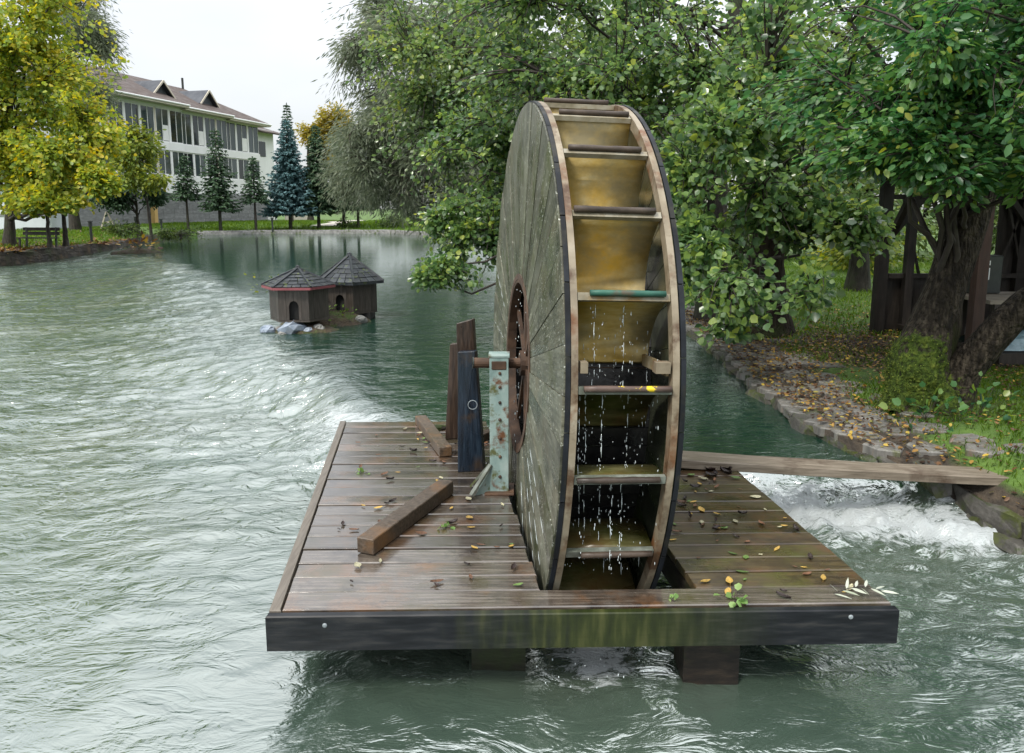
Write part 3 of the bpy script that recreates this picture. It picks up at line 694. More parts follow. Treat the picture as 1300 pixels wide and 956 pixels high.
for i in range(nr):
    y0 = 3.165+(4.90-3.165)*i/nr; y1 = 3.165+(4.90-3.165)*(i+1)/nr
    row(y0, y1, SRx, Rx, M['deck_mossy'], rd.uniform(-.004, .004))
def fascia_mat():
    m, n, out = mat_base('black_wet_fascia'); Lk = n.links.new
    tc = N(n, 'ShaderNodeTexCoord'); mp = N(n, 'ShaderNodeMapping'); mp.inputs['Scale'].default_value = (2, 2, 14); Lk(tc.outputs['Object'], mp.inputs[0])
    z = N(n, 'ShaderNodeTexNoise'); z.inputs['Scale'].default_value = 3; z.inputs['Detail'].default_value = 7; Lk(mp.outputs[0], z.inputs['Vector'])
    c1 = ramp(n, [(.003, .004, .006), (.010, .012, .015), (.034, .034, .034)], .35, .72); Lk(z.outputs[0], c1.inputs[0])
    mp2 = N(n, 'ShaderNodeMapping'); mp2.inputs['Scale'].default_value = (9, 2, 1.5); Lk(tc.outputs['Object'], mp2.inputs[0])
    z2 = N(n, 'ShaderNodeTexNoise'); z2.inputs['Scale'].default_value = 2.5; z2.inputs['Detail'].default_value = 6; Lk(mp2.outputs[0], z2.inputs['Vector'])
    c2 = ramp(n, [(.008, .012, .004), (.024, .032, .008), (.06, .066, .022)]); Lk(z2.outputs[0], c2.inputs[0])
    sp = N(n, 'ShaderNodeSeparateXYZ'); Lk(tc.outputs['Object'], sp.inputs[0])
    # algae where the wheel drips: a band in the middle of the board
    cr = N(n, 'ShaderNodeMapRange'); cr.inputs[1].default_value = .70; cr.inputs[2].default_value = .15
    ab = N(n, 'ShaderNodeMath', operation='ABSOLUTE'); sb = N(n, 'ShaderNodeMath', operation='SUBTRACT'); sb.inputs[1].default_value = .12
    ad = N(n, 'ShaderNodeMath', operation='MULTIPLY_ADD'); ad.inputs[1].default_value = .5
    Lk(z2.outputs[0], ad.inputs[0]); Lk(sp.outputs[0], ad.inputs[2])
    sb.inputs[1].default_value = .37; Lk(ad.outputs[0], sb.inputs[0]); Lk(sb.outputs[0], ab.inputs[0]); Lk(ab.outputs[0], cr.inputs[0])
    mx = N(n, 'ShaderNodeMixRGB'); Lk(cr.outputs[0], mx.inputs[0]); Lk(c1.outputs[0], mx.inputs[1]); Lk(c2.outputs[0], mx.inputs[2])
    p = N(n, 'ShaderNodeBsdfPrincipled'); p.inputs['Roughness'].default_value = .40; p.inputs['Specular IOR Level'].default_value = .3; Lk(mx.outputs[0], p.inputs['Base Color'])
    bp = N(n, 'ShaderNodeBump'); bp.inputs['Strength'].default_value = .5; bp.inputs['Distance'].default_value = .004; Lk(z.outputs[0], bp.inputs['Height']); Lk(bp.outputs[0], p.inputs['Normal'])
    Lk(p.outputs[0], out.inputs[0]); return m
M['fascia_black'] = fascia_mat()
deck_obj(plank4(FL+Vector((-.012, -.034, -.004)), FL+Vector((-.012, .004, -.004)), FR+Vector((.012, -.034, -.004)), FR+Vector((.012, .004, -.004)), t=.152, g=0), M['fascia_black'], 'front_board')
deck_obj(plank4(FL+Vector((-.008, .006, .004)), BL+Vector((-.008, 0, .004)), FL+Vector((.042, .006, .004)), BL+Vector((.042, 0, .004)), t=.15, g=0), M['edge'], 'edge_board')
deck_obj(plank4(FR+Vector((-.02, .006, -.036)), RB+Vector((-.02, 0, -.036)), FR+Vector((.006, .006, -.036)), RB+Vector((.006, 0, -.036)), t=.11, g=0), M['dark_timber'], 'edge_board')
deck_obj(MB().beam((BL.x, 5.9, -.10), (-.25, 5.93, -.10), .05, .11), M['dark_timber'], 'back_board')
for yy in (3.6, 4.5, 5.4):
    deck_obj(MB().beam((Lx(yy)+.05, yy, -.10), (SLx(yy)-.02, yy, -.10), .07, .12), M['dark_timber'], 'joist')
for yy in (3.6, 4.6):
    deck_obj(MB().beam((SRx(yy)+.02, yy, -.10), (Rx(yy)-.05, yy, -.10), .07, .12), M['dark_timber'], 'joist')
deck_obj(MB().beam((SLx(3.2)-.04, 3.2, -.10), (SLx(5.8)-.04, 5.8, -.10), .06, .125), M['dark_timber'], 'joist')
deck_obj(MB().beam((SRx(3.2)+.04, 3.2, -.10), (SRx(4.85)+.04, 4.85, -.10), .06, .125), M['dark_timber'], 'joist')
for (px_, py_, w_) in ((-.06, 3.32, .24), (.86, 3.22, .24), (-.95, 5.2, .2), (1.2, 4.6, .2), (-.3, 5.6, .2)):
    deck_obj(MB().box((px_, py_, -.66), (w_, .2, 1.0)), M['dark_timber'], 'pile')
for (px_, py_) in ((410, 799), (1084, 788)):
    p = at(px_, py_, 2.965+.06*((px_-343)/790)-.03)
    b = MB(); yf = FL.y-.034+.0233*(p.x+.99); b.tube([(p.x, yf+.01, p.z), (p.x, yf-.003, p.z), (p.x, yf-.006, p.z)], [.010, .010, .006], 10)
    deck_obj(b, M['bolt'], 'bolt')
# nail heads would be under a pixel; loose timbers next
A = ug(464, 704); B = ug(567, 626); dv = (B-A).normalized()
o = MB().beam(A+Vector((0, 0, .042)), B+Vector((0, 0, .042)), .092, .078).build('loose_beam', M['beam'], bevel=.004)
tag(o, 'short squared timber lying diagonally across the deck boards left of the wheel', 'timber')
A = ug(534, 538); B = ug(566, 580)
o = MB().beam(A+Vector((0, 0, .035)), B+Vector((0, 0, .035)), .085, .066).build('loose_beam', M['beam'], bevel=.004)
tag(o, 'weathered timber lying at the rear edge of the deck beside upright boards', 'timber')
A = ug(600, 566); B = ug(622, 560)
o = MB().beam(A+Vector((0, .02, .03)), B+Vector((.0, .1, .03)), .06, .055).build('loose_beam', M['brownboard'], bevel=.003)
tag(o, 'small dark timber offcut behind the pale green steel post', 'timber')

def slab(pts_bottom, pts_top, th, name, m, label, cat, d=Vector((.25, .97, 0))):
    d = d.normalized()*th; v_ = [Vector(p) for p in pts_bottom]+[Vector(p) for p in pts_top]
    b0, b1, t0, t1 = v_
    o = MB().hexa([b0, b1, b1+d, b0+d, t0, t1, t1+d, t0+d]).build(name, m, bevel=.004); tag(o, label, cat); return o
yb = ug(597, 600).y
slab([ug(581, 600), ug(614, 598)], [at(581, 447, yb-.02), at(603, 446, yb-.02)], .055, 'upright_board', M['blueboard'], 'blue-black soaked board standing upright beside the steel post', 'board')
slab([(ug(583, 590)+Vector((0, .03, 0))), (ug(611, 588)+Vector((0, .03, 0)))], [at(579, 411, yb+.09), at(600, 405, yb+.09)], .05, 'upright_board', M['brownboard'], 'tall brown board standing just behind the blue-black board', 'board')
y3 = ug(572, 558).y
slab([ug(565, 558), ug(583, 557)], [at(571, 437, y3+.02), at(582, 436, y3+.02)], .05, 'upright_board', M['brownboard'], 'narrow brown board leaning left of the blue-black board', 'board')
# ring hanging on the blue board
p = at(600, 514, yb-.035); b = MB()
b.tube([(p.x+.028*math.cos(a), p.y, p.z+.028*math.sin(a)) for a in [2*math.pi*i/16 for i in range(17)]], .0025, 5)
o = b.build('iron_ring', M['bolt']); tag(o, 'thin wire ring hanging on the blue-black board', 'ring')

# steel post with axle bearing
pb = ug(634, 626); post = empty('steel_post', pb)
tag(post, 'pale green rusty steel post holding the wheel axle', 'post')
def pchild(mb, name, m, root, bevel=0, smooth=False):
    o = mb.build(name, m, bevel=bevel, smooth=smooth); o.location = -Vector(root.location); o.parent = root; return o
px0, py0 = pb.x, pb.y
H = .80
b = MB(); b.box((px0, py0+.005, H/2), (.108, .012, H)); pchild(b, 'front_flange', M['steel'], post, .002)
b = MB(); b.box((px0-.048, py0+.062, H/2), (.012, .10, H)); pchild(b, 'side_flange', M['rust'], post, .002)
b = MB(); b.box((px0+.048, py0+.062, H/2), (.012, .10, H)); pchild(b, 'side_flange', M['steel'], post, .002)
b = MB(); b.box((px0, py0+.06, H+.007), (.12, .13, .014)); pchild(b, 'top_plate', M['steel'], post, .002)
b = MB(); b.box((px0, py0+.05, .006), (.17, .19, .012)); pchild(b, 'base_plate', M['rust'], post, .002)
for i, z_ in enumerate((.10, .22, .33, .44, .54, .63, .71)):
    b = MB(); b.tube([(px0+.004, py0+.0, z_), (px0+.004, py0-.006, z_), (px0+.004, py0-.010, z_)], [.010, .009, .005], 8); pchild(b, 'rivet', M['rust'], post)
for s_, (bx_, by_) in enumerate(((-.16, -.05), (-.17, .10))):
    b = MB(); b.beam((px0+bx_, py0+by_-.02, .014), (px0-.05, py0+.02+by_*.3, .17), .028, .012); pchild(b, 'brace', M['lip_wet'], post)
    b = MB(); b.add([(px0+bx_+.02, py0+by_, .003), (px0-.052, py0+.02+by_*.3, .003), (px0-.052, py0+.02+by_*.3, .14), (px0+bx_+.02, py0+by_+.008, .003), (px0-.052, py0+.028+by_*.3, .003), (px0-.052, py0+.028+by_*.3, .14)],
                    [(0, 1, 2), (5, 4, 3), (0, 3, 4, 1), (1, 4, 5, 2), (2, 5, 3, 0)]); pchild(b, 'gusset', M['steel'], post)

# ------------------------------------------------------------------ waterwheel
WC = Vector((.031, 4.516, .740)); YAW, ROLL, RW, WW = .11667, .02954, 1.4625, .510
ax_ = Vector((math.cos(YAW)*math.cos(ROLL), math.sin(YAW)*math.cos(ROLL), -math.sin(ROLL)))
dd_ = Vector((-math.sin(YAW), math.cos(YAW), 0)); uu_ = ax_.cross(dd_)
WM = Matrix((( ax_.x, dd_.x, uu_.x, WC.x), (ax_.y, dd_.y, uu_.y, WC.y), (ax_.z, dd_.z, uu_.z, WC.z), (0, 0, 0, 1)))
# local frame of the wheel: x along the axle to the right, y away from the viewer, z up
wheel = empty('waterwheel'); wheel.matrix_world = WM
tag(wheel, 'tall narrow wooden waterwheel with ochre buckets between two plank discs', 'waterwheel')
def wpt(xo, r, phi, dr=0, dt=0):
    """phi from the viewer side upwards; dr radial, dt tangential (up on the viewer side)"""
    c, s = math.cos(phi), math.sin(phi)
    return Vector((xo, -((r+dr)*c-dt*s), (r+dr)*s+dt*c))
rw = random.Random(3)
def disc(x0, x1, m, edge_first):
    d = MB(); k = 72                      # backing ring behind the boards keeps them together
    ring = empty('side_disc'); ring.parent = wheel
    n_ = 44; step = 2*math.pi/n_; var = []
    for q in range(6):                # six boards of slightly different thickness, cut shared round the disc
        a0, a1 = -step/2, step/2; g = rw.uniform(.0012, .0030); th = rw.uniform(-.004, .003); v_ = []
        for xx in (x0+(th if edge_first else 0), x1+(0 if edge_first else th)):
            for r_ in (.485, .95, RW-.004):
                v_ += [wpt(xx, r_, a0+g/r_), wpt(xx, r_, 0), wpt(xx, r_, a1-g/r_)]
        f_ = []
        for o_ in (0, 9):
            for r_ in (0, 1):
                for c_ in (0, 1):
                    q_ = o_+r_*3+c_; f = (q_, q_+3, q_+4, q_+1); f_.append(f if o_ else f[::-1])
        per = [0, 1, 2, 5, 8, 7, 6, 3]
        for i_ in range(8):
            p_, q_ = per[i_], per[(i_+1) % 8]; f_.append((p_, q_, q_+9, p_+9))
        me = MB().add(v_, f_).mesh('board'); me.materials.append(m); var.append(me)
    for i in range(n_):
        o = link('board', var[rw.randrange(6)], None, ring); o.rotation_euler = (-(i*step+.03), 0, 0)
    return ring
def ring_mesh(x0, x1, r0, r1, k=96, a0=0, a1=2*math.pi, closed=True):
    b = MB(); v_ = []; f_ = []; m_ = k if closed else k+1
    for i in range(m_):
        a = a0+(a1-a0)*i/k
        v_ += [wpt(x0, r0, a), wpt(x1, r0, a), wpt(x1, r1, a), wpt(x0, r1, a)]
    for i in range(k):
        j = (i+1) % m_
        for q_ in range(4): f_.append((i*4+q_, i*4+(q_+1) % 4, j*4+(q_+1) % 4, j*4+q_))
    if not closed: f_ += [(0, 1, 2, 3), ((m_-1)*4+3, (m_-1)*4+2, (m_-1)*4+1, (m_-1)*4)]
    return b.add(v_, f_)
d1 = disc(0, .026, M['disc'], True)
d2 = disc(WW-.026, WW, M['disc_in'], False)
# dark segmented rim strips nailed round both discs, pale hoops inside them
for (x0, x1) in ((.007, .028), (WW-.026, WW-.004)):
    nseg = 30
    for i in range(nseg):
        a0 = 2*math.pi*i/nseg; a1 = 2*math.pi*(i+1)/nseg
        ring_mesh(x0+rw.uniform(0, .002), x1, RW-.003, RW+.005+rw.uniform(0, .002), 4, a0+.002, a1-.002, False).build('rim_strip', M['rimdark'], wheel)
ring_mesh(.0305, .059, RW-.052, RW+.004).build('hoop', M['hoop'], wheel)
ring_mesh(WW-.059, WW-.0305, RW-.052, RW+.004).build('hoop', M['hoop'], wheel)
ring_mesh(-.004, .05, .470, .486, 48).build('hub_ring', M['rust'], wheel)
ring_mesh(WW-.05, WW+.004, .470, .486, 48).build('hub_ring', M['rust'], wheel)
ring_mesh(.11, .13, .36, .41, 40).build('inner_hoop', M['rust'], wheel)
ring_mesh(-.006, -.0005, .488, .52, 40).build('hub_flange', M['rust'], wheel)
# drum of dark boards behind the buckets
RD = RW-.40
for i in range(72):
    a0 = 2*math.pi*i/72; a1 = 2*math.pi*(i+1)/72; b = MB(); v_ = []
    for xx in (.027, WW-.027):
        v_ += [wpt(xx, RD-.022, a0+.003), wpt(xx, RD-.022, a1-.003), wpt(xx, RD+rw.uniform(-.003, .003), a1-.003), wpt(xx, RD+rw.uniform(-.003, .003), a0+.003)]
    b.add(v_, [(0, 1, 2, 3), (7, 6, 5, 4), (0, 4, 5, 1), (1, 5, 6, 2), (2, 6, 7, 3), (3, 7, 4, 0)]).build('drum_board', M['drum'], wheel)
# axle, hub boss, spokes
b = MB(); b.tube([(-.262, 0, 0), (WW+.2, 0, 0)], .030, 14); b.build('axle', M['rust'], wheel, smooth=False)
b = MB(); b.tube([(-.262, 0, 0), (-.255, 0, 0)], .034, 14); b.build('axle_end', M['metal'], wheel)
for xx in (.05, WW-.05):
    b = MB(); b.tube([(xx-.035, 0, 0), (xx+.035, 0, 0)], .075, 16); b.build('hub', M['rust'], wheel)
    for i in range(8):
        a = 2*math.pi*i/8+.2
        MB().beam(wpt(xx, .07, a), wpt(xx, .475, a), .035, .02, up=(1, 0, 0)).build('spoke', M['rust'], wheel)
# bearing block on the steel post
b = MB(); b.box((px0, py0+.05, .755), (.085, .11, .05)); pchild(b, 'bearing', M['rust'], post, .004)
# buckets
prof = [(0, 0), (.06, -.002), (.125, -.012), (.19, -.032), (.25, -.064), (.30, -.105), (.335, -.15), (.355, -.20)]
XB0, XB1 = .060, WW-.060
for i in range(24):
    phi = R(7+15*i) ; deg = (7+15*i) % 360
    dry = 18 < deg < 175  # upper buckets: drier, and their lit glow is put into the sheet colour
    v_ = []; nseg = len(prof)
    for xx in (XB0, XB1):
        for (d, e) in prof: v_.append(wpt(xx, RW-.012, phi, -d, e))
        for (d, e) in prof: v_.append(wpt(xx, RW-.012, phi, -d-.006, e-.010))
    f_ = []; S2 = 2*nseg
    for j in range(nseg-1):
        f_ += [(j, j+1, S2+j+1, S2+j), (nseg+j+1, nseg+j, S2+nseg+j, S2+nseg+j+1), (j+1, j, nseg+j, nseg+j+1), (S2+j, S2+j+1, S2+nseg+j+1, S2+nseg+j)]
    f_ += [(0, S2, S2+nseg, nseg), (nseg-1, 2*nseg-1, S2+2*nseg-1, S2+nseg-1)]
    bk = MB().add(v_, f_).build('bucket', M['sheet_dry_lit'] if dry else M['sheet_wet'], wheel, smooth=True)
    # lip board across the mouth and a round bar in front of it
    jt = rw.uniform(-.01, .01)
    v0 = [wpt(xx, RW-.012, phi, dr_, dt_) for xx in (XB0+.002, XB1-.002) for dr_, dt_ in ((-.012, .010), (-.012, -.022), (.012, -.022), (.012, .010))]
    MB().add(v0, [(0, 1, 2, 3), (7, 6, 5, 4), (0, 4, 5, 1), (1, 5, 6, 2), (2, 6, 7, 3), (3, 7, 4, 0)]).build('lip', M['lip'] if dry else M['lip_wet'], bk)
    a_, c_ = XB0+.006+rw.uniform(0, .06), XB1-.006-rw.uniform(0, .03)
    m = M['rod_green'] if deg == 22 else M['rod_yellow'] if deg == 7 else M['rod']
    b = MB(); q0 = wpt(a_, RW+.012, phi, 0, .004+jt*.3); q1 = wpt(c_, RW+.012, phi, 0, .004+jt*.3)
    n_ = 6; b.tube([q0+(q1-q0)*k/n_ for k in range(n_+1)], [.0135+rw.uniform(-.0015, .0015) for _ in range(n_+1)], 9); b.build('rod', m, bk, smooth=True)
# pale cleats where the hoops are joined, bucket at chest height
for xx, ln in ((.069, .03), (WW-.13, .12)):
    b = MB(); q = wpt(xx, RW-.02, R(10.5)); e = wpt(xx+ln if xx < .2 else WW-.069, RW-.02, R(10.5))
    b.beam(q, e, .05, .045, up=(0, 0, 1)); b.build('cleat', M['hoop'], wheel)
b = MB(); b.beam(wpt(WW-.072, RW-.03, R(10)), wpt(WW-.085, RW-.33, R(12)), .012, .05); b.build('cleat', M['lip'], wheel)

# dripping water: streams and drops falling from every lip on the viewer's side
dr = random.Random(8); b = MB()
def drop(p, r, st): b.ball(p, r, 5, 4, sc=(.75, .75, st))
for deg in (22, 7, -8, -23):
    L0 = WM @ wpt(XB0, RW-.02, R(deg), 0, -.04); L1 = WM @ wpt(XB1, RW-.02, R(deg), 0, -.04)
    for s in range(36):
        k = dr.random(); p = L0.lerp(L1, k); p = p + Vector((dd_.x, dd_.y, 0))*dr.uniform(.0, .26)
        strong = s < 5
        n_ = dr.randint(8, 20) if strong else dr.randint(1, 5)
        if strong:            # a broken thread of water
            zc = p.z
            while zc > max(.03, p.z-.34):
                l_ = dr.uniform(.015, .07); x_, y_ = p.x+dr.gauss(0, .002), p.y+dr.gauss(0, .003)
                b.tube([(x_, y_, zc), (x_+dr.gauss(0, .001), y_, zc-l_/2), (x_, y_, zc-l_)], [.0007, .0018, .0006], 4); zc -= l_+dr.uniform(.004, .05)
        for q_ in range(n_):
            f = dr.random()**.8*.42
            z_ = p.z-f
            if z_ < .02: continue
            drop((p.x+dr.gauss(0, .004), p.y+dr.gauss(0, .006), z_), dr.uniform(.0012, .0030), dr.uniform(1, 3.6))
for s in range(45):      # drops in the hub opening and off the disc
    a = dr.uniform(-1.3, 1.6)
    p = WM @ Vector((dr.uniform(-.012, .03), dr.gauss(.02, .12)*.5, -.46+dr.random()*.9))
    drop(p, dr.uniform(.002, .004), dr.uniform(1, 2.5))
for deg in (-62, -47, -33, -24, 160, 176, 190):      # water threads running down the seams of the left disc
    r0 = dr.uniform(.5, .8); r1 = dr.uniform(1.1, 1.44); n_ = dr.randint(3, 7)
    a = (round((R(deg)-.03)/(2*math.pi/44)-.5)+.5)*(2*math.pi/44)+.03
    for q_ in range(n_):
        u0 = r0+(r1-r0)*(q_+dr.uniform(0, .4))/n_; u1 = u0+(r1-r0)/n_*dr.uniform(.5, 1.0)
        b.tube([WM @ wpt(-.004, u0, a), WM @ wpt(-.005, (u0+u1)/2, a+.002), WM @ wpt(-.004, u1, a)], [.0006, .0011, .0007], 4)
for s in range(150):      # spray over the race, at the weir foot and below the wheel
    c_ = dr.random()
    if c_ < .55: p = (dr.uniform(1.55, 2.6), 4.75+dr.gauss(0, .22), ZD+.06+abs(dr.gauss(0, .07)))
    elif c_ < .8: p = (dr.uniform(-1.7, -1.1), dr.uniform(6.2, 7.3), ZD+.08+abs(dr.gauss(0, .05)))
    else: p = (dr.uniform(.1, .65), dr.uniform(3.05, 3.25), ZD+.03+abs(dr.gauss(0, .06)))
    drop(p, dr.uniform(.0015, .0045), dr.uniform(.8, 1.6))
o = b.build('dripping_water', M['drop'], smooth=True)
tag(o, 'drops, threads and spray of water falling from the wheel and the sill', 'water', kind='stuff')

# footbridge plank to the bank
A = ug(866, 587, .0); B = ug(1279, 612, .0)
A = Vector((1.00, 4.86, .052)); B = ug(1279, 608, -.10); B = Vector((B.x, B.y, -.085)); dv = (B-A).normalized(); side = Vector((-dv.y, dv.x, 0))
b = MB(); v_ = []
for k in range(9):
    p = A.lerp(B, k/8); w0 = .105+.006*math.sin(k*2.1); sag = -.008*math.sin(math.pi*k/8)
    v_ += [p-side*w0+Vector((0, 0, sag-.03)), p+side*w0+Vector((0, 0, sag-.03)), p+side*w0+Vector((0, 0, sag+.024)), p-side*w0+Vector((0, 0, sag+.026))]
f_ = [(0, 1, 2, 3), (35, 34, 33, 32)]
for k in range(8):
    for q_ in range(4): f_.append((k*4+q_, (k+1)*4+q_, (k+1)*4+(q_+1) % 4, k*4+(q_+1) % 4))
o = b.add(v_, f_).build('footbridge_plank', M['plank'], bevel=.004)
tag(o, 'long weathered plank bridging from the deck to the right bank', 'plank')
# ------------------------------------------------------------------ duck houses on their stones
def duck_house(c, rz, rad_, wh, roofh, over, trim, label, roofm):
    root = empty('duck_house', c, rz); tag(root, label, 'duck house', 'duck houses on the weir')
    n_ = 6; pts = [Vector((math.cos(2*math.pi*i/n_)*rad_, math.sin(2*math.pi*i/n_)*rad_, 0)) for i in range(n_)]
    for i in range(n_):
        a, b_ = pts[i], pts[(i+1) % n_]; d = b_-a; nrm = Vector((d.y, -d.x, 0)).normalized(); wall = empty('wall_panel'); wall.parent = root
        front = i == 4
        k = 4
        for j in range(k):
            p0 = a+d*(j/k+.004); p1 = a+d*((j+1)/k-.004); t_ = nrm*.02
            if front and j in (1, 2):      # boards cut away round the arched opening
                zlo = wh*.52
                m0, m1 = p0.copy(), p1.copy()
                if j == 1: edge = a+d*.34
                else: edge = a+d*.66
                # side piece next to the opening
                s0, s1 = (p0, edge) if j == 1 else (edge, p1)
                MB().hexa([s0, s1, s1-t_, s0-t_, s0+Vector((0, 0, zlo)), s1+Vector((0, 0, zlo*.78)), s1-t_+Vector((0, 0, zlo*.78)), s0-t_+Vector((0, 0, zlo))] if j == 1 else
                          [s0, s1, s1-t_, s0-t_, s0+Vector((0, 0, zlo*.78)), s1+Vector((0, 0, zlo)), s1-t_+Vector((0, 0, zlo)), s0-t_+Vector((0, 0, zlo*.78))]).build('board', M['duckwall'], wall)
                mid = a+d*.5
                # board above, with an arched lower edge
                arch = [(p0, zlo)] if j == 1 else []
                seq = []
                for q_ in range(7):
                    f = q_/6; pt = p0.lerp(p1, f); u_ = ((pt-mid).length)/((edge-mid).length)
                    z_ = wh*.40+wh*.16*math.sqrt(max(0, 1-u_*u_)) if u_ < 1 else wh*.40
                    seq.append((pt, z_))
                bb = MB(); vv = []
                for (pt, z_) in seq: vv += [pt+Vector((0, 0, z_)), pt-t_+Vector((0, 0, z_)), pt-t_+Vector((0, 0, wh)), pt+Vector((0, 0, wh))]
                ff = [(0, 1, 2, 3), (27, 26, 25, 24)]
                for q_ in range(6):
                    for e_ in range(4): ff.append((q_*4+e_, (q_+1)*4+e_, (q_+1)*4+(e_+1) % 4, q_*4+(e_+1) % 4))
                bb.add([v_-nrm*-.002 for v_ in vv], ff).build('board', M['duckwall'], wall)
            else:
                q_ = [p0, p1, p1-t_, p0-t_]
                MB().hexa(q_+[v_+Vector((0, 0, wh)) for v_ in q_]).build('board', M['duckwall'], wall)
    inner = [p*.80 for p in pts]
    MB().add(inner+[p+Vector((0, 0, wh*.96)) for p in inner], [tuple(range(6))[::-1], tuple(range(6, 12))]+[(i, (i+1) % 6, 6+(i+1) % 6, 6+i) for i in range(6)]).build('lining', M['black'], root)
    MB().add([p*1.0+Vector((0, 0, -.03)) for p in pts]+[p*1.0+Vector((0, 0, -.004)) for p in pts], [tuple(range(6))[::-1], tuple(range(6, 12))]+[(i, (i+1) % 6, 6+(i+1) % 6, 6+i) for i in range(6)]).build('floor', M['duckwall'], root)
    apex = Vector((0, 0, wh+roofh)); rr = random.Random(int(rad_*1000))
    for i in range(n_):
        a, b_ = pts[i].normalized()*(rad_+over), pts[(i+1) % n_].normalized()*(rad_+over)
        a = a+Vector((0, 0, wh-.02)); b_ = b_+Vector((0, 0, wh-.02))
        seg = empty('roof_panel'); seg.parent = root; nn = (b_-a).cross(apex-a).normalized()
        rows = 6
        for r_ in range(rows):          # shingle courses lapping each other
            f0, f1 = r_/rows, min(1, (r_+1.15)/rows)
            a0, b0, a1, b1 = a.lerp(apex, f0), b_.lerp(apex, f0), a.lerp(apex, f1), b_.lerp(apex, f1)
            lift0, lift1 = nn*(.009+rr.uniform(0, .005)), nn*.003
            cnt = max(1, round((b0-a0).length/.13))
            for c_ in range(cnt):
                q = [a0.lerp(b0, c_/cnt+.012), a0.lerp(b0, (c_+1)/cnt-.012), a1.lerp(b1, (c_+1)/cnt-.01), a1.lerp(b1, c_/cnt+.01)]
                j_ = nn*rr.uniform(-.003, .004)
                MB().hexa([q[0]-nn*.004, q[1]-nn*.004, q[2]-nn*.004, q[3]-nn*.004, q[0]+lift0+j_, q[1]+lift0+j_, q[2]+lift1, q[3]+lift1]).build('shingle', roofm, seg)
        MB().beam(a+nn*.012, apex+nn*.012, .035, .03, up=nn).build('hip_batten', roofm, root)
        MB().beam(a-Vector((0, 0, .018)), b_-Vector((0, 0, .018)), .02, .035).build('eave_trim', trim, root)
    b = MB(); b.ball(apex+Vector((0, 0, .01)), .045, 7, 4); b.build('finial', roofm, root)
    return root
p1 = at(378.5, 405, 11.6); p2 = at(446, 394, 12.9)
duck_house((p1.x, 11.6+.1, p1.z+.02), R(3), .435, .50, .22, .10, M['redtrim'], 'nearer duck house with red eave trim and mossy six-sided roof', M['duckroof'])
duck_house((p2.x, 12.9, p2.z+.02), R(-14), .46, .50, .38, .12, M['duckroof'], 'farther duck house with steeper dark roof and plain black eaves', M['duckroof'])
# stones and mossy soil under them
rr = random.Random(5)
mound = MB()
def soil(c, rx, ry, h, name, label, m, seed):
    r_ = random.Random(seed); v_ = [(c[0], c[1], c[2]+h)]; f_ = []; k = 18
    for ring in range(1, 5):
        for j in range(k):
            a = 2*math.pi*j/k; q = ring/4; w = r_.uniform(.85, 1.12)
            v_.append((c[0]+math.cos(a)*rx*q*w, c[1]+math.sin(a)*ry*q*w, c[2]+h*math.cos(q*math.pi/2)*r_.uniform(.7, 1.1)-.12*(ring == 4)))
    for j in range(k): f_.append((0, 1+j, 1+(j+1) % k))
    for ring in range(3):
        for j in range(k): f_.append((1+ring*k+j, 1+(ring+1)*k+j, 1+(ring+1)*k+(j+1) % k, 1+ring*k+(j+1) % k))
    o = MB().add(v_, f_).build(name, m, smooth=True); tag(o, label, 'mound'); return o
M['soil'] = pmat('mossy_soil', [(.018, .014, .009), (.045, .033, .020), (.09, .068, .04)], 12, rough=(.7, .95), bump=1.0, bscale=30, bdist=.04, patch=[(.045, .07, .010), (.06, .04, .022)], pscale=4, plo=.48, phi=.6)
soil((p2.x-.30, 12.35, -.16), .85, .60, .20, 'soil_mound', 'mossy soil heap with weeds under the farther duck house', M['soil'], 2)
soil((p1.x+.10, 11.6, -.20), .70, .48, .14, 'soil_mound', 'dark gravelly heap under the nearer duck house', M['soil'], 3)
p3 = ug(176, 322, -.2)
soil((p3.x, p3.y, -.24), 1.3, .8, .30, 'soil_mound', 'small brown debris islet near the left bank', M['soil'], 7)
rocks = [(-.03, -.30, .20, 'bluerock', 'big pale blue-grey rock in front of the nearer duck house'), (-.26, -.18, .10, 'stone', 'round dark stone left of the big blue-grey rock'),
         (-.42, -.22, .13, 'bluerock', 'flat grey stone at the left end of the duck house rocks'), (.16, -.28, .10, 'bluerock', 'pale wedge stone right of the big blue-grey rock'),
         (.30, -.18, .13, 'stone', 'dark stone below the right corner of the nearer duck house'), (-.12, -.44, .08, 'stone', 'small stone at the waterline before the big blue-grey rock'),
         (.06, -.12, .13, 'bluerock', 'grey stone tucked under the nearer duck house door')]
for (dx, dy, r_, mk, lab) in rocks:
    b = MB(); b.ball((0, 0, 0), r_, 10, 7, .13, rr, (1.25, .9, .72)); o = b.build('rock', M[mk], smooth=False)
    o.location = (p1.x+dx, 11.7+dy, -.19+r_*.28); o.rotation_euler = (rr.uniform(-.3, .3), rr.uniform(-.3, .3), rr.uniform(0, 3)); tag(o, lab, 'rock', 'rocks under the duck houses')
for (q, r_, mk, lab) in ((ug(498, 394, -.12), 0, '', ''),):
    pass
for (px_, py_, r_, mk, lab) in ((437, 396, .16, 'stone', 'rounded stone beneath the farther duck house door'), (458, 404, .10, 'stone', 'small stone at the right foot of the farther duck house'),
                                (423, 404, .09, 'bluerock', 'small blue stone between the two duck houses')):
    q = ug(px_, py_+6, -.15); b = MB(); b.ball((0, 0, 0), r_, 10, 7, .13, rr, (1.3, .9, .7)); o = b.build('rock', M[mk]); o.location = (q.x, q.y, -.12+r_*.2); o.rotation_euler = (.1, .2, rr.uniform(0, 3))
    tag(o, lab, 'rock', 'rocks under the duck houses')
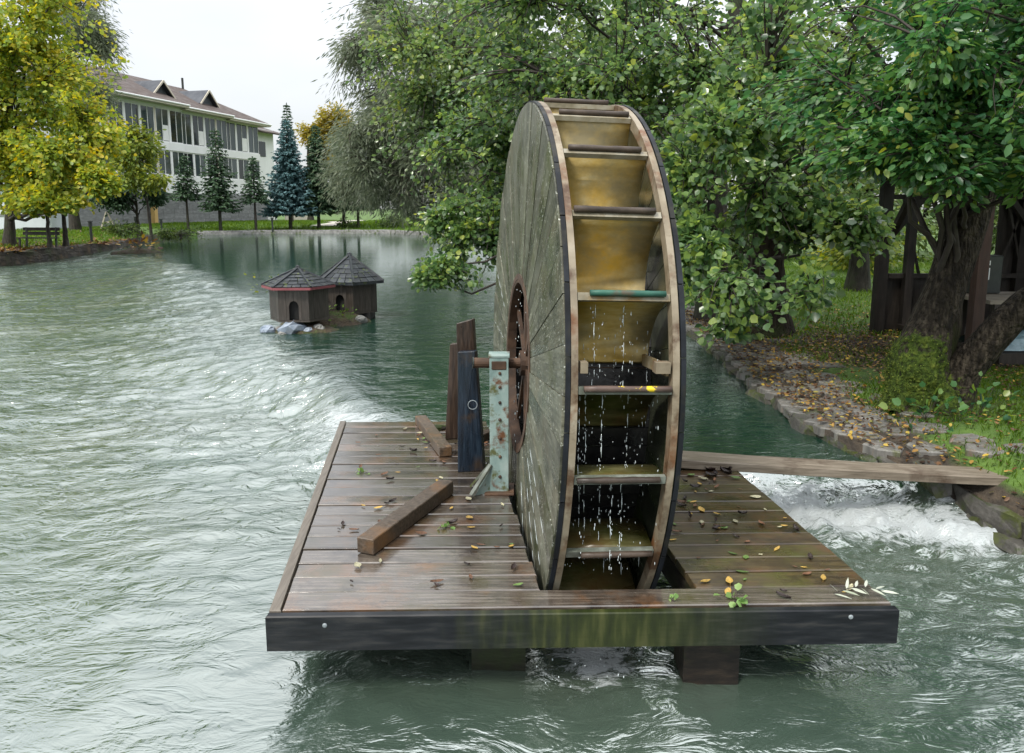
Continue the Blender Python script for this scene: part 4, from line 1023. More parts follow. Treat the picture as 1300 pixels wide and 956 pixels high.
b = MB(); b.box((p2.x+.1, 12.9, p2.z-.14), (.5, .5, .26), top=1.0); o = b.build('plinth', M['black']); tag(o, 'dark timber plinth under the farther duck house', 'plinth')
# stones showing in the weir
for i, (px_, py_, r_, lab) in enumerate(((455, 524, .09, 'wet stone breaking the white water of the weir nearest the deck'), 
                                         (433, 478, .10, 'tan stone awash at the top of the weir'), (425, 515, .10, 'dark stone low in the weir fall'))):
    q = ug(px_, py_, -.22); b = MB(); b.ball((0, 0, 0), r_, 10, 7, .15, rr, (1.5, 1.0, .55)); o = b.build('rock', M['mossstone']); o.location = (q.x, q.y, (-.33, -.225, -.33)[i]); o.rotation_euler = (.1, .1, rr.uniform(0, 3)); tag(o, lab, 'rock', 'stones in the weir')

# ------------------------------------------------------------------ building
B0, B1 = Vector((-30.2, 46.5)), Vector((-22.9, 75.0)); bd = (B1-B0).normalized(); BL_ = (B1-B0).length
br = math.atan2(bd.y, bd.x)
ZB = .05
hotel = empty('building', (B0.x, B0.y, ZB), br)
tag(hotel, 'long white two-storey building with brown roof on a grey block base', 'building')
# local: x along the facade away from the viewer, y to the left (into the building), so the facade faces -y
def hb(name, mb, m, parent=hotel, smooth=False): return mb.build(name, m, parent, smooth)
DEP = 13.0
Lf = BL_
hb('base_wall', MB().box((Lf/2, DEP/2+.1, 1.35), (Lf, DEP, 2.8)), M['block'])
for r_ in range(7):                      # block courses stand proud of the base
    xx = .0
    rb = random.Random(20+r_)
    while xx < Lf-.1:
        ln = min(rb.uniform(1.1, 1.6), Lf-xx)
        if xx+ln > 12: hb('block', MB().box((xx+ln/2, .085, .20+r_*.385), (ln-.03, .05, .365)), M['block'])
        xx += ln
# storeys: (x0, x1, y offset) three stepped bays
bays = [(0, 17.6, 0.0), (17.6, 24.0, .35), (24.0, Lf, .7)]
for (x0, x1, off) in bays:
    for (z0, z1) in ((2.75, 4.10), (5.98, 6.55), (9.05, 9.35)):
        hb('wall_band', MB().box(((x0+x1)/2, DEP/2+off-.15, (z0+z1)/2), (x1-x0, DEP, z1-z0)), M['plaster'])
    hb('wall_core', MB().box(((x0+x1)/2, DEP/2+off+.12, 6.0), (x1-x0-.02, DEP-.3, 6.4)), M['plaster'])
    for (z0, z1) in ((4.10, 5.98), (6.55, 9.05)):
        k = max(2, round((x1-x0)/1.62)); st = (x1-x0)/k
        for i in range(k):
            xc = x0+(i+.5)*st
            if xc < 8: continue
            hb('pier', MB().box((x0+i*st+.08, off-.02+.06, (z0+z1)/2), (.17, .20, z1-z0)), M['plaster'] if (i % 3) else M['fascia'])
            w = empty('window', (xc+.08, off-.02, (z0+z1)/2)); w.parent = hotel
            hh, ww = (z1-z0), st-.17
            for sx in (-1, 1):
                MB().box((sx*ww/4, .012, 0), (ww/2-.05, .02, hh-.10)).build('pane', M['glass'], w)
                MB().box((sx*(ww/2-.03), 0, 0), (.04, .06, hh-.01)).build('frame', M['frame'], w)
            MB().box((0, 0, 0), (.05, .06, hh-.01)).build('mullion', M['frame'], w)
            for sz in (-1, 1): MB().box((0, .004, sz*(hh/2-.045)), (ww-.14, .09, .08)).build('frame', M['frame'], w)
            if i % 4 == 1 and z0 > 6: MB().box((ww/4, -.012, -hh*.22), (ww/2-.12, .012, hh*.45)).build('blind', M['frame'], w)
# end wall bay and roof
def slope(name, pts, th, m, parent=hotel):
    p = [Vector(q) for q in pts]; nn = (p[1]-p[0]).cross(p[-1]-p[0]).normalized()
    if nn.z < 0: nn = -nn
    k = len(p); v_ = p+[q+nn*th for q in p]
    return hb(name, MB().add(v_, [tuple(range(k))[::-1], tuple(range(k, 2*k))]+[(i, (i+1) % k, k+(i+1) % k, k+i) for i in range(k)]), m, parent)
ov = .75; RZ = 9.35; RH = 3.0
roofs = [(0, 17.4, 0.0, 0), (17.4, 23.8, .35, -.10), (23.8, Lf+.8, .7, -.2)]
for (x0, x1, off, dz) in roofs:
    e = -ov+off-.15
    last = x1 > Lf
    tx = x1-3.6 if last else x1
    rf = slope('roof', [(x0, e, RZ+dz), (x1, e, RZ+dz), (tx, 6.4, RZ+RH+dz), (x0, 6.4, RZ+RH+dz)], .14, M['roof'])
    slope('roof_back', [(x0, 14, RZ+dz), (x1, 14, RZ+dz), (tx, 6.4, RZ+RH+dz-.01), (x0, 6.4, RZ+RH+dz-.01)], .14, M['roof'])
    if last: slope('roof_hip', [(x1+.01, e, RZ+dz), (x1+.01, 14, RZ+dz), (tx+.01, 6.4, RZ+RH+dz)], .14, M['roof'])
    hb('eave_board', MB().box(((x0+x1)/2, e-.02, RZ+dz+.02), (x1-x0, .05, .24)), M['fascia'])
    hb('gutter', MB().tube([(x0, e-.10, RZ+dz+.08), (x1, e-.10, RZ+dz+.08)], .07, 8), M['frame'])
    hb('soffit', MB().box(((x0+x1)/2, e+.55, RZ+dz-.08), (x1-x0-.02, 1.0, .05)), M['fascia'])
for (xc, w, y0) in ((17.0, 2.1, 1.3), (23.2, 2.0, 1.6)):
    zb = RZ+.14+(y0+.9)/(6.4+.9)*RH; ht = .85
    dm = empty('dormer', (xc, 0, 0)); dm.parent = hotel
    MB().add([(-w/2, y0, zb-.2), (w/2, y0, zb-.2), (0, y0, zb+ht), (-w/2, y0+.1, zb-.2), (w/2, y0+.1, zb-.2), (0, y0+.1, zb+ht)],
             [(0, 1, 2), (5, 4, 3), (0, 3, 4, 1), (1, 4, 5, 2), (2, 5, 3, 0)]).build('gable', M['roof_dark'], dm)
    for s in (-1, 1):
        slope('dormer_roof', [(s*(w/2+.25), y0-.35, zb-.33), (0, y0-.35, zb+ht+.02), (0, 6.6, zb+ht+.02), (s*(w/2+.25), 6.6, zb-.33)], .1, M['roof_dark'], dm)
        MB().beam((s*(w/2+.28), y0-.38, zb-.33), (0, y0-.38, zb+ht+.06), .08, .13).build('barge_board', M['fascia'], dm)
for (xc, yc, h_) in ((13.5, 6.0, 1.2), (16.6, 6.2, 1.3), (26.5, 6.2, 1.0)):
    hb('vent_pipe', MB().tube([(xc, yc, RZ+RH*.7), (xc, yc, RZ+RH+h_-.2)], .10, 8), M['metal'])
hb('yellow_post', MB().box((13.4, -.25, 1.35), (.34, .34, 2.75)), M['yellowpost'])
# set-back gabled annexe at the far end
hb('annexe_wall', MB().box((Lf+2.2, 6.2, 4.6), (4.3, 9.0, 9.0)), M['plaster'])
slope('annexe_roof', [(Lf+.1, .7, 8.6), (Lf+5.2, .7, 8.6), (Lf+5.2, 6.0, 10.2), (Lf+.1, 6.0, 10.2)], .14, M['roof'])
hb('annexe_window', MB().box((Lf+1.6, 1.68, 7.2), (2.4, .06, 1.4)), M['glass'])
hb('fence', MB().box((Lf+3.5, -1.0, .85), (4.5, .06, 1.3)), M['fascia'])

# white outbuilding behind the maple
ob = empty('outbuilding', (-31.5, 41.5, .3), R(8)); tag(ob, 'low white panelled outbuilding half hidden behind the maple', 'outbuilding')
MB().box((0, 1.5, 1.2), (14, 3, 2.4)).build('wall', M['bluewhite'], ob)
for i in range(7): MB().box((-6+2*i, -.02, 1.25), (1.9, .05, 2.2)).build('panel', M['bluewhite'], ob)
MB().box((0, -.06, 1.0), (13.8, .05, .12)).build('rail', M['block'], ob)
MB().box((0, 1.5, 2.5), (14.4, 3.5, .16)).build('roof', M['roof_dark'], ob)

# ------------------------------------------------------------------ bench, bollards, small things on the left bank
def P_on(px_, py_, Y):
    q = at(px_, py_, Y); return Vector((q.x, Y, gz(q.x, Y)))
q = P_on(47, 300, 31.5)
bench = empty('park_bench', q, R(-8)); tag(bench, 'dark slatted park bench on the grass under the maple', 'bench')
for i in range(3): MB().box((0, -.16+.15*i, .45), (1.6, .12, .04)).build('seat_slat', M['shelter'], bench)
for i in range(2): MB().box((0, .24+.03*i, .62+.17*i), (1.6, .035, .13)).build('back_slat', M['shelter'], bench)
for sx in (-.65, .65):
    MB().beam((sx, -.18, -.02), (sx, -.15, .44), .06, .06).build('leg', M['metal'], bench)
    MB().beam((sx, .18, -.02), (sx, .28, .86), .06, .06).build('leg', M['metal'], bench)
for (px_, py_, Y, lab) in ((115, 290, 36, 'dark green bollard lamp left of the yellow post'), (205, 288, 50, 'bollard lamp in front of the yellow building post'),
                           (346, 290, 56, 'bollard lamp between the small spruce and the blue spruce'), (173, 290, 46, 'bollard lamp beside the shrubs under the ash tree')):
    q = P_on(px_, py_, Y); bo = empty('bollard_lamp', q); tag(bo, lab, 'bollard', 'bollard lamps on the far bank')
    MB().tube([(0, 0, -.05), (0, 0, .72)], .06, 10).build('post', M['metal'], bo)
    MB().tube([(0, 0, .72), (0, 0, .92)], .085, 10).build('lamp_head', M['metal'], bo)
    MB().tube([(0, 0, .92), (0, 0, .97), (0, 0, 1.0)], [.12, .11, .02], 10).build('cap', M['metal'], bo)
q = P_on(137, 288, 43); fr = empty('swing_frame', q); tag(fr, 'small pale wooden A-frame standing before the grey wall', 'frame')
for s in (-1, 1): MB().beam((s*.42, 0, -.05), (s*.03, 0, 1.0), .07, .06).build('leg', M['fascia'], fr)
MB().beam((-.24, .07, .45), (.24, .07, .45), .05, .05).build('crossbar', M['fascia'], fr)
# ------------------------------------------------------------------ shelter on the right bank
SH = Vector((4.65, 7.8, gz(4.65, 7.8))); sh = empty('wooden_shelter', SH); tag(sh, 'dark open wooden shelter with low roof behind the mossy trunk', 'shelter')
for (dx, dy, mk, w_, h_) in ((-.02, .0, 'redpost', .11, 2.45), (.10, 2.35, 'shelter', .13, 2.45), (.45, 2.35, 'shelter', .10, 2.4), (3.6, 0, 'shelter', .14, 2.4), (3.6, 2.4, 'shelter', .14, 2.4), (1.9, 2.4, 'shelter', .12, 2.4)):
    MB().box((dx, dy, h_/2-.05), (w_, w_, h_+.1)).build('post', M[mk], sh)
for (a, b_) in (((.12, 2.3, 1.2), (.75, 2.38, 1.95)), ((.12, 2.42, 1.0), (.1, 1.6, 1.9)), ((1.9, 2.3, 1.4), (1.35, 2.3, 2.1)), ((1.9, 2.3, 1.4), (2.45, 2.3, 2.1))):
    MB().beam(a, b_, .07, .07).build('brace', M['shelter'], sh)
MB().beam((.0, -.1, 2.3), (.1, 2.6, 2.3), .10, .12).build('top_beam', M['shelter'], sh)
MB().beam((3.6, -.1, 2.3), (3.6, 2.6, 2.3), .10, .12).build('top_beam', M['shelter'], sh)
MB().beam((-.1, 2.4, 2.38), (3.7, 2.4, 2.38), .08, .10).build('top_beam', M['shelter'], sh)
nb = 10
for i in range(nb):       # roof boards run from eave to ridge
    y0 = -.45+3.3*i/nb; y1 = -.45+3.3*(i+1)/nb-.01
    for s in (0, 1):
        xe, xr = (-.28, 1.8) if s == 0 else (3.95, 1.81)
        v_ = [Vector((xe, y0, 2.28)), Vector((xe, y1, 2.28)), Vector((xr, y1, 3.15)), Vector((xr, y0, 3.15))]
        up = Vector((0, 0, .035)); MB().hexa(v_+[q+up for q in v_]).build('roof_board', M['shelter'], sh)
MB().beam((-.30, -.5, 2.27), (-.30, 2.9, 2.27), .04, .14).build('eave_board', M['redpost'], sh)
MB().beam((-.30, -.47, 2.26), (1.8, -.47, 3.13), .04, .14).build('barge_board', M['shelter'], sh)
for i in range(9):        # lattice of bent sticks along the rear
    x0 = .6+.33*i; MB().beam((x0, 2.36, .75), (x0+(.3 if i % 2 else -.28), 2.36, 1.75), .028, .028).build('lattice_stick', M['shelter'], sh)
for z_ in (.75, 1.75): MB().beam((.2, 2.36, z_), (3.6, 2.36, z_), .05, .06).build('rail', M['shelter'], sh)
for i in range(8):        # raised floor edge and boards
    MB().box((.55+.42*i, 1.25, .10), (.40, 2.2, .05)).build('floor_board', M['shelter'], sh)
MB().box((2.0, .10, .07), (3.4, .08, .16)).build('sill', M['shelter'], sh)
for i in range(12):       # rear boards added to darken the inside, low left, full height right
    hgt = 2.3 if i > 4 else .72
    MB().box((.35+.28*i, 2.46, hgt/2), (.27, .03, hgt)).build('shade_board', M['shelter'], sh)
for i in range(8): MB().box((3.68, .15+.3*i, 1.15), (.03, .29, 2.3)).build('shade_board', M['shelter'], sh)  # side boards, likewise added to keep the shelter dark
tb = empty('platform_table', (SH.x+1.75, SH.y+.75, SH.z+.125)); tag(tb, 'heavy table with a pale board top inside the shelter', 'table')
for i in range(5): MB().box((0, -.36+.18*i, .52), (2.9, .172, .04)).build('top_board', M['tabletop'], tb)
MB().box((0, -.42, .44), (2.8, .05, .13)).build('apron', M['shelter'], tb)
for sx in (-1.3, 1.3):
    for sy in (-.36, .36): MB().box((sx, sy, .25), (.1, .1, .5)).build('leg', M['shelter'], tb)
cr = empty('black_case', (SH.x+.62, SH.y+1.05, SH.z+.67)); tag(cr, 'black upright case with two pale blue panels on the shelter table', 'case')
MB().box((0, 0, .21), (.34, .22, .42)).build('body', M['metal'], cr, bevel=.01)
for z_, h_ in ((.34, .05), (.22, .13)):
    MB().box((-.05, -.112, z_), (.15, .006, h_)).build('panel', M['frame'], cr); MB().box((-.05, -.117, z_), (.125, .006, h_-.025)).build('panel_face', M['bluepanel'], cr)
b = MB(); b.ball((SH.x+1.05, SH.y+.55, SH.z+.70), .13, 10, 6, .1, rr, (1.6, .9, .35)); o = b.build('folded_cloth', M['whitecloth'], smooth=True); tag(o, 'crumpled white cloth lying on the shelter table', 'cloth')
b = MB(); k = 14; v_ = []; f_ = []
for i in range(k+1):
    for j in range(7):
        xx = SH.x+.25+2.6*i/k; yy = SH.y+.22+.55*j/6
        v_.append((xx, yy, SH.z+.15+.17*math.sin(math.pi*j/6)**.6*(.7+.5*rr.random())))
for i in range(k):
    for j in range(6): f_.append((i*7+j, (i+1)*7+j, (i+1)*7+j+1, i*7+j+1))
o = b.add(v_, f_).build('plastic_sheet', M['tarp']); tag(o, 'rumpled teal plastic sheet stowed under the shelter table', 'sheet')
# ------------------------------------------------------------------ trees
def unit(a): return a/np.maximum(np.linalg.norm(a, axis=-1, keepdims=True), 1e-9)
def tubes(P, Rr, k=4):
    """P (m,n,3) centre lines, Rr (m,n) radii -> verts, quads"""
    m, n_, _ = P.shape
    T = np.empty_like(P); T[:, 1:-1] = P[:, 2:]-P[:, :-2]; T[:, 0] = P[:, 1]-P[:, 0]; T[:, -1] = P[:, -1]-P[:, -2]; T = unit(T)
    ref = np.where(np.abs(T[:, :1, 2:3]) < .85, np.array([0, 0, 1.]), np.array([1., 0, 0])); ref = np.broadcast_to(ref, T.shape)
    X_ = unit(np.cross(T, ref)); Y_ = np.cross(T, X_)
    a = 2*np.pi*np.arange(k)/k
    V_ = P[:, :, None]+(X_[:, :, None]*np.cos(a)[:, None]+Y_[:, :, None]*np.sin(a)[:, None])*Rr[:, :, None, None]
    b = (np.arange(m)[:, None, None]*n_+np.arange(n_-1)[None, :, None])*k+np.arange(k)[None, None]
    b2 = (np.arange(m)[:, None, None]*n_+np.arange(n_-1)[None, :, None])*k+(np.arange(k)[None, None]+1) % k
    F_ = np.stack([b, b2, b2+k, b+k], -1).reshape(-1, 4)
    return V_.reshape(-1, 3), F_
SHAPES = {'round': ([(0, 0), (.22, .33), (.62, .42), (1, 0), (.62, -.42), (.22, -.33)], .10),
          'oval': ([(0, 0), (.25, .23), (.65, .24), (1, 0), (.65, -.24), (.25, -.23)], .06),
          'willow': ([(0, 0), (.3, .085), (.65, .075), (1, 0), (.65, -.075), (.3, -.085)], .02),
          'maple': ([(0, 0), (.15, .48), (.75, .36), (1, 0), (.75, -.36), (.15, -.48)], .10)}
def leaves(pos, d, nrm, size, shape='round', quad=False):
    out, fold = SHAPES[shape]
    d = unit(d); s = unit(np.cross(nrm, d)); nn = np.cross(d, s)
    if quad: out = [out[0], ((out[1][0]+out[2][0])/2, max(out[1][1], out[2][1])), out[3], ((out[4][0]+out[5][0])/2, min(out[4][1], out[5][1]))]
    V_ = np.stack([pos+size[:, None]*(d*u_+s*v_+nn*(abs(v_)*fold/.4-(.12*u_*u_))) for (u_, v_) in out], 1)
    m = len(pos)
    if quad: F_ = np.arange(m)[:, None]*4+np.array([[0, 1, 2, 3]]); per = 1
    else: F_ = (np.arange(m)[:, None, None]*6+np.array([[0, 1, 2, 3], [0, 3, 4, 5]])[None]).reshape(-1, 4); per = 2
    return V_.reshape(-1, 3), F_, per
def sample_blob(g, c, r, n_, shell=.45, gap=.42, gs=1.6, seed=0):
    out = []
    c = np.array(c); r = np.array(r); tot = 0
    while tot < n_:
        q = unit(g.normal(size=(n_*3, 3)))*(g.random((n_*3, 1))**shell)
        p = c+q*r
        f = vn(p[:, 0]*gs, p[:, 1]*gs, p[:, 2]*gs, s=seed)
        p = p[f > gap]; out.append(p); tot += len(p)
        if len(p) == 0: gap -= .1
    return np.concatenate(out)[:n_]
def bez(A_, C_, B_, t): return A_*(1-t)**2+2*C_*t*(1-t)+B_*t*t
def make_tree(name, label, path, tr, blobs, leafm, shape, lsize, per_cl, cl_r, seed, barkm=None, group=None, quad=False, droop=.1, up=.55, limbs_per=26,
              gap=.42, gs=1.6, twig_r=.006, trunk_k=14, cat='tree', rndpow=1.0, limb_r=.045, bumpy=.08, hang=0.0, extra=None, limb_from=(.35, .95), zmin=-9):
    g = np.random.default_rng(seed)
    root = empty(name, path[0]); tag(root, label, cat, group)
    Lc = np.array(path[0])
    # trunk
    pts = np.array(path, float); k = 18; tt = np.linspace(0, 1, k)
    seg = np.linspace(0, 1, len(pts)); TP = np.stack([np.interp(tt, seg, pts[:, i]) for i in range(3)], 1)
    for _ in range(2): TP[1:-1] = (TP[:-2]+2*TP[1:-1]+TP[2:])/4
    TP[1:-1, :2] += (g.random((k-2, 2))-.5)*tr*.35
    rr_ = tr*(1-.72*tt)+tr*.55*np.exp(-tt*16)
    V_, F_ = tubes(TP[None], rr_[None], trunk_k)
    ctr = np.repeat(TP, trunk_k, 0); rel = V_-ctr
    aa = np.tile(np.arange(trunk_k), k)
    V_ = ctr+rel*(1+bumpy*2*(vn(aa*.9, V_[:, 2]*1.7, s=seed)-.5))[:, None]
    link('trunk', np_mesh('trunk', V_-Lc, F_, smooth=True), barkm or M['bark'], root)
    # clusters
    allV, allF, bV, bF, rn = [], [], [], [], []; ov = 0; obv = 0
    for bi, bl in enumerate(blobs):
        c, r, ncl = bl[:3]
        E_ = sample_blob(g, c, r, ncl, gap=gap, gs=gs, seed=seed+bi)
        E_ = E_[E_[:, 2] > zmin]
        E_ = E_[(bank_t(E_[:, 0], E_[:, 1]) < 0) | (E_[:, 2] > .25)]
        ncl = len(E_)
        nl_ = max(2, ncl//limbs_per)
        ends = np.array(c)+(E_[g.integers(0, ncl, nl_)]-np.array(c))*.75
        ft = g.uniform(limb_from[0], limb_from[1], nl_)
        # limbs leave the trunk below where they end
        zt = np.interp(ft, tt, TP[:, 2]); hz = np.minimum(zt, np.maximum(ends[:, 2]-.25*np.linalg.norm(ends[:, :2]-TP[-1, :2], axis=1), TP[3, 2]))
        idx = np.clip(np.interp(hz, TP[:, 2], tt), .12, .97)
        A_ = np.stack([np.interp(idx, tt, TP[:, i]) for i in range(3)], 1)
        C_ = (A_+ends)/2+np.array([0, 0, 1])*np.linalg.norm(ends-A_, axis=1)[:, None]*g.uniform(-.02, .22, (nl_, 1))+g.normal(size=(nl_, 3))*.12*np.linalg.norm(ends-A_, axis=1)[:, None]*.5
        ts_ = np.linspace(0, 1, 9)
        LP = np.stack([bez(A_, C_, ends, t) for t in ts_], 1)
        LP[:, 1:-1] += g.normal(size=(nl_, 7, 3))*.035*np.linalg.norm(ends-A_, axis=1)[:, None, None]*.6
        ll = np.linalg.norm(ends-A_, axis=1)
        lr = np.minimum(tr*.5, limb_r*(.5+.22*ll))[:, None]*(1-.82*ts_[None])
        v_, f_ = tubes(LP, lr, 6); bV.append(v_); bF.append(f_+obv); obv += len(v_)
        # twigs: every cluster hangs on the nearest limb point
        cand = LP[:, 3:].reshape(-1, 3)
        D_ = ((E_[:, None]-cand[None])**2).sum(-1); j = D_.argmin(1); S_ = cand[j]
        ln = np.linalg.norm(E_-S_, axis=1)[:, None]
        Cc = (S_+E_)/2+np.array([0, 0, 1])*ln*(.16-droop*0)+g.normal(size=E_.shape)*ln*.10
        E2 = E_-np.array([0, 0, 1])*ln*droop
        tq = np.linspace(0, 1, 5); TW = np.stack([bez(S_, Cc, E2, t) for t in tq], 1)
        v_, f_ = tubes(TW, np.minimum(twig_r*(1+.8*ln), .03)*(1.25-tq[None]), 3); bV.append(v_); bF.append(f_+obv); obv += len(v_)
        # leaves
        L_ = per_cl; t_ = g.uniform(.25, 1.05, (ncl, L_)); base = bez(S_[:, None], Cc[:, None], E2[:, None], t_[..., None])
        off = unit(g.normal(size=(ncl, L_, 3)))*(g.random((ncl, L_, 1))**.6)*cl_r
        off[..., 2] = off[..., 2]*.75-np.abs(g.normal(size=(ncl, L_)))*hang
        pos = (base+off).reshape(-1, 3)
        outd = unit(off+unit(E2-S_)[:, None]*.5*cl_r+g.normal(size=off.shape)*.25*cl_r).reshape(-1, 3)
        outd[:, 2] = outd[:, 2]*.6-.28-hang*1.2
        nrm = g.normal(size=pos.shape)*(1-up)+np.array([0, 0, 1])*up
        nrm = unit(nrm)
        sz = lsize*g.uniform(.6, 1.2, len(pos))
        ok_ = (pos[:, 2] > np.where(bank_t(pos[:, 0], pos[:, 1]) > 0, .05, zmin))
        pos, outd, nrm, sz = pos[ok_], outd[ok_], nrm[ok_], sz[ok_]
        v_, f_, per = leaves(pos, outd, nrm, sz, shape, quad)
        allV.append(v_); allF.append(f_+ov); ov += len(v_)
        cl_tone = np.repeat(g.random(ncl), L_)[ok_]
        rn.append(np.repeat(np.clip(.55*g.random(len(pos))**rndpow+.45*cl_tone**1.2, 0, 1)*(.97), per))
    bV_, bF_ = np.concatenate(bV), np.concatenate(bF)
    tag(link('branches', np_mesh('branches', bV_-Lc, bF_, smooth=True), M['twig'], root), kind='stuff')
    tag(link('crown', np_mesh('crown', np.concatenate(allV)-Lc, np.concatenate(allF), rnd=np.concatenate(rn)), leafm, root), kind='stuff')
    return root
def B(px_, py_, Y, r, n_): return (tuple(at(px_, py_, Y)), r, n_)
def base(x_, y_): return (x_, y_, gz(x_, y_)-.06)

# mossy hornbeam on the right bank
hb_base = base(3.42, 6.45)
hornb = make_tree('hornbeam_tree', 'mossy thick-trunked tree on the right bank with deep green leaves', [hb_base, (3.50, 6.45, .55), (3.62, 6.45, 1.3), (3.85, 6.45, 2.6), (4.1, 6.6, 5.0)], .17,
    [B(1185, 90, 5.9, (1.15, 1.0, .75), 260), B(1265, 190, 5.5, (.70, .8, .34), 120), B(1110, 190, 5.9, (.55, .5, .26), 60), B(1300, 40, 5.4, (.9, .8, .8), 150), B(1060, 120, 6.5, (.8, .8, .6), 70), B(1215, -90, 6.2, (1.8, 1.4, .8), 200)],
    M['hornbeam'], 'oval', .074, 26, .16, 101, M['bark_moss'], up=.55, droop=.05, trunk_k=24, gap=.46, gs=2.0, limb_r=.032, bumpy=.13)
# second stem leaning to the right, and moss cushions
def stem(path, rads, name, m, root, seed, k=16, bump=.14, n_=26, moss=None):
    g = np.random.default_rng(seed); tt = np.linspace(0, 1, n_); s_ = np.linspace(0, 1, len(path)); p = np.array(path, float)
    TP = np.stack([np.interp(tt, s_, p[:, i]) for i in range(3)], 1)
    for _ in range(4): TP[1:-1] = (TP[:-2]+2*TP[1:-1]+TP[2:])/4
    r_ = np.interp(tt, s_, rads)
    V_, F_ = tubes(TP[None], r_[None], k); ctr = np.repeat(TP, k, 0); rel = V_-ctr; d = unit(rel)
    q = V_*3.0
    V_ = ctr+rel*(1+bump*2*(vn(q[:, 0]*1.2, q[:, 1]*1.2, q[:, 2]*.5, s=seed)-.5)+.35*bump*2*(vn(q[:, 0]*4, q[:, 1]*4, q[:, 2]*1.0, s=seed+1)-.5))[:, None]
    at_ = None
    if moss is not None:
        mm = moss(V_, d); lump = fbm(V_[:, 0]*9+V_[:, 2]*4, V_[:, 1]*9+V_[:, 2]*7, seed+3, 3)
        mm = np.clip(mm*(.2+1.7*lump), 0, 1); V_ = V_+d*(.075*mm*lump)[:, None]; at_ = {'moss': mm}
    # fuzz on the moss
    o = link(name, np_mesh(name, V_-np.array(root.location), F_, attrs=at_, smooth=True), m, root)
    if moss is not None:
        idx = np.where(mm > .56)[0]; idx = g.choice(idx, min(len(idx)*6, 5000)); nb = len(idx)
        pos = V_[idx]+g.normal(size=(nb, 3))*.012; dirs_ = d[idx]+g.normal(size=(nb, 3))*.7+np.array([0, 0, -.25])
        v_, f_, per = leaves(pos, dirs_, unit(g.normal(size=(nb, 3))), g.uniform(.008, .020, nb), 'oval', True)
        tag(link('moss', np_mesh('moss', v_-np.array(root.location), f_, rnd=np.repeat(g.random(nb), per)), M['mossfuzz'], root), kind='stuff')
    return o
M['mossfuzz'] = leaf_mat('moss_fuzz', [(.025, .042, .005), (.055, .088, .009), (.10, .14, .02), (.17, .20, .04)], .7, .2, .2)
def moss_main(V_, d): return np.clip(1.25-V_[:, 2]/.72, 0, 1)*np.clip(.55-.75*d[:, 0]-.35*d[:, 1], 0, 1)
def moss_lean(V_, d): return np.clip(.95-V_[:, 2]/.55, 0, 1)*np.clip(.45+.6*d[:, 2]-.2*d[:, 1], 0, 1)
stem([(3.38, 6.42, -.12), (3.40, 6.43, .12), (3.40, 6.43, .42), (3.50, 6.45, .72), (3.60, 6.45, 1.15), (3.75, 6.45, 1.9), (3.9, 6.45, 2.7), (4.02, 6.5, 3.6)], [.32, .235, .215, .18, .16, .15, .14, .12], 'lower_trunk', M['mossbark'], hornb, 14, 40, .17, 90, moss_main)
stem([(3.60, 6.38, -.08), (3.70, 6.32, .32), (3.98, 6.2, .80), (4.42, 6.05, 1.26), (4.95, 5.95, 1.62), (5.7, 5.9, 1.9)], [.19, .135, .12, .115, .105, .09], 'leaning_stem', M['mossbark'], hornb, 5, 24, .14, 60, moss_lean)
stem([(3.10, 6.18, -.04), (3.26, 6.30, .06), (3.42, 6.42, .30)], [.03, .09, .10], 'root', M['mossbark'], hornb, 7, 14, .14, 16, moss_main)
stem([(3.52, 6.02, -.06), (3.52, 6.20, .06), (3.48, 6.40, .30)], [.04, .09, .10], 'root', M['mossbark'], hornb, 8, 14, .14, 16, moss_main)
stem([(4.0, 6.4, 2.0), (4.4, 6.1, 2.02), (4.8, 6.0, 1.94), (5.3, 5.9, 2.0)], [.06, .05, .045, .035], 'limb', M['bark'], hornb, 6)
def moss_cushion(c, r, sc, seed, root):
    bm = bmesh.new(); bmesh.ops.create_icosphere(bm, subdivisions=3, radius=1)
    co = np.array([v_.co[:] for v_ in bm.verts]); f = 1+.9*(fbm(co[:, 0]*2.2+seed+co[:, 2], co[:, 1]*2.2+co[:, 2]*1.3, seed, 3)-.5)
    co = co*f[:, None]*r*np.array(sc)
    for v_, q in zip(bm.verts, co): v_.co = q
    me = bpy.data.meshes.new('moss'); bm.to_mesh(me); bm.free(); me.polygons.foreach_set('use_smooth', [True]*len(me.polygons))
    return link('moss', me, M['moss'], root, loc=Vector(c)-Vector(root.location))

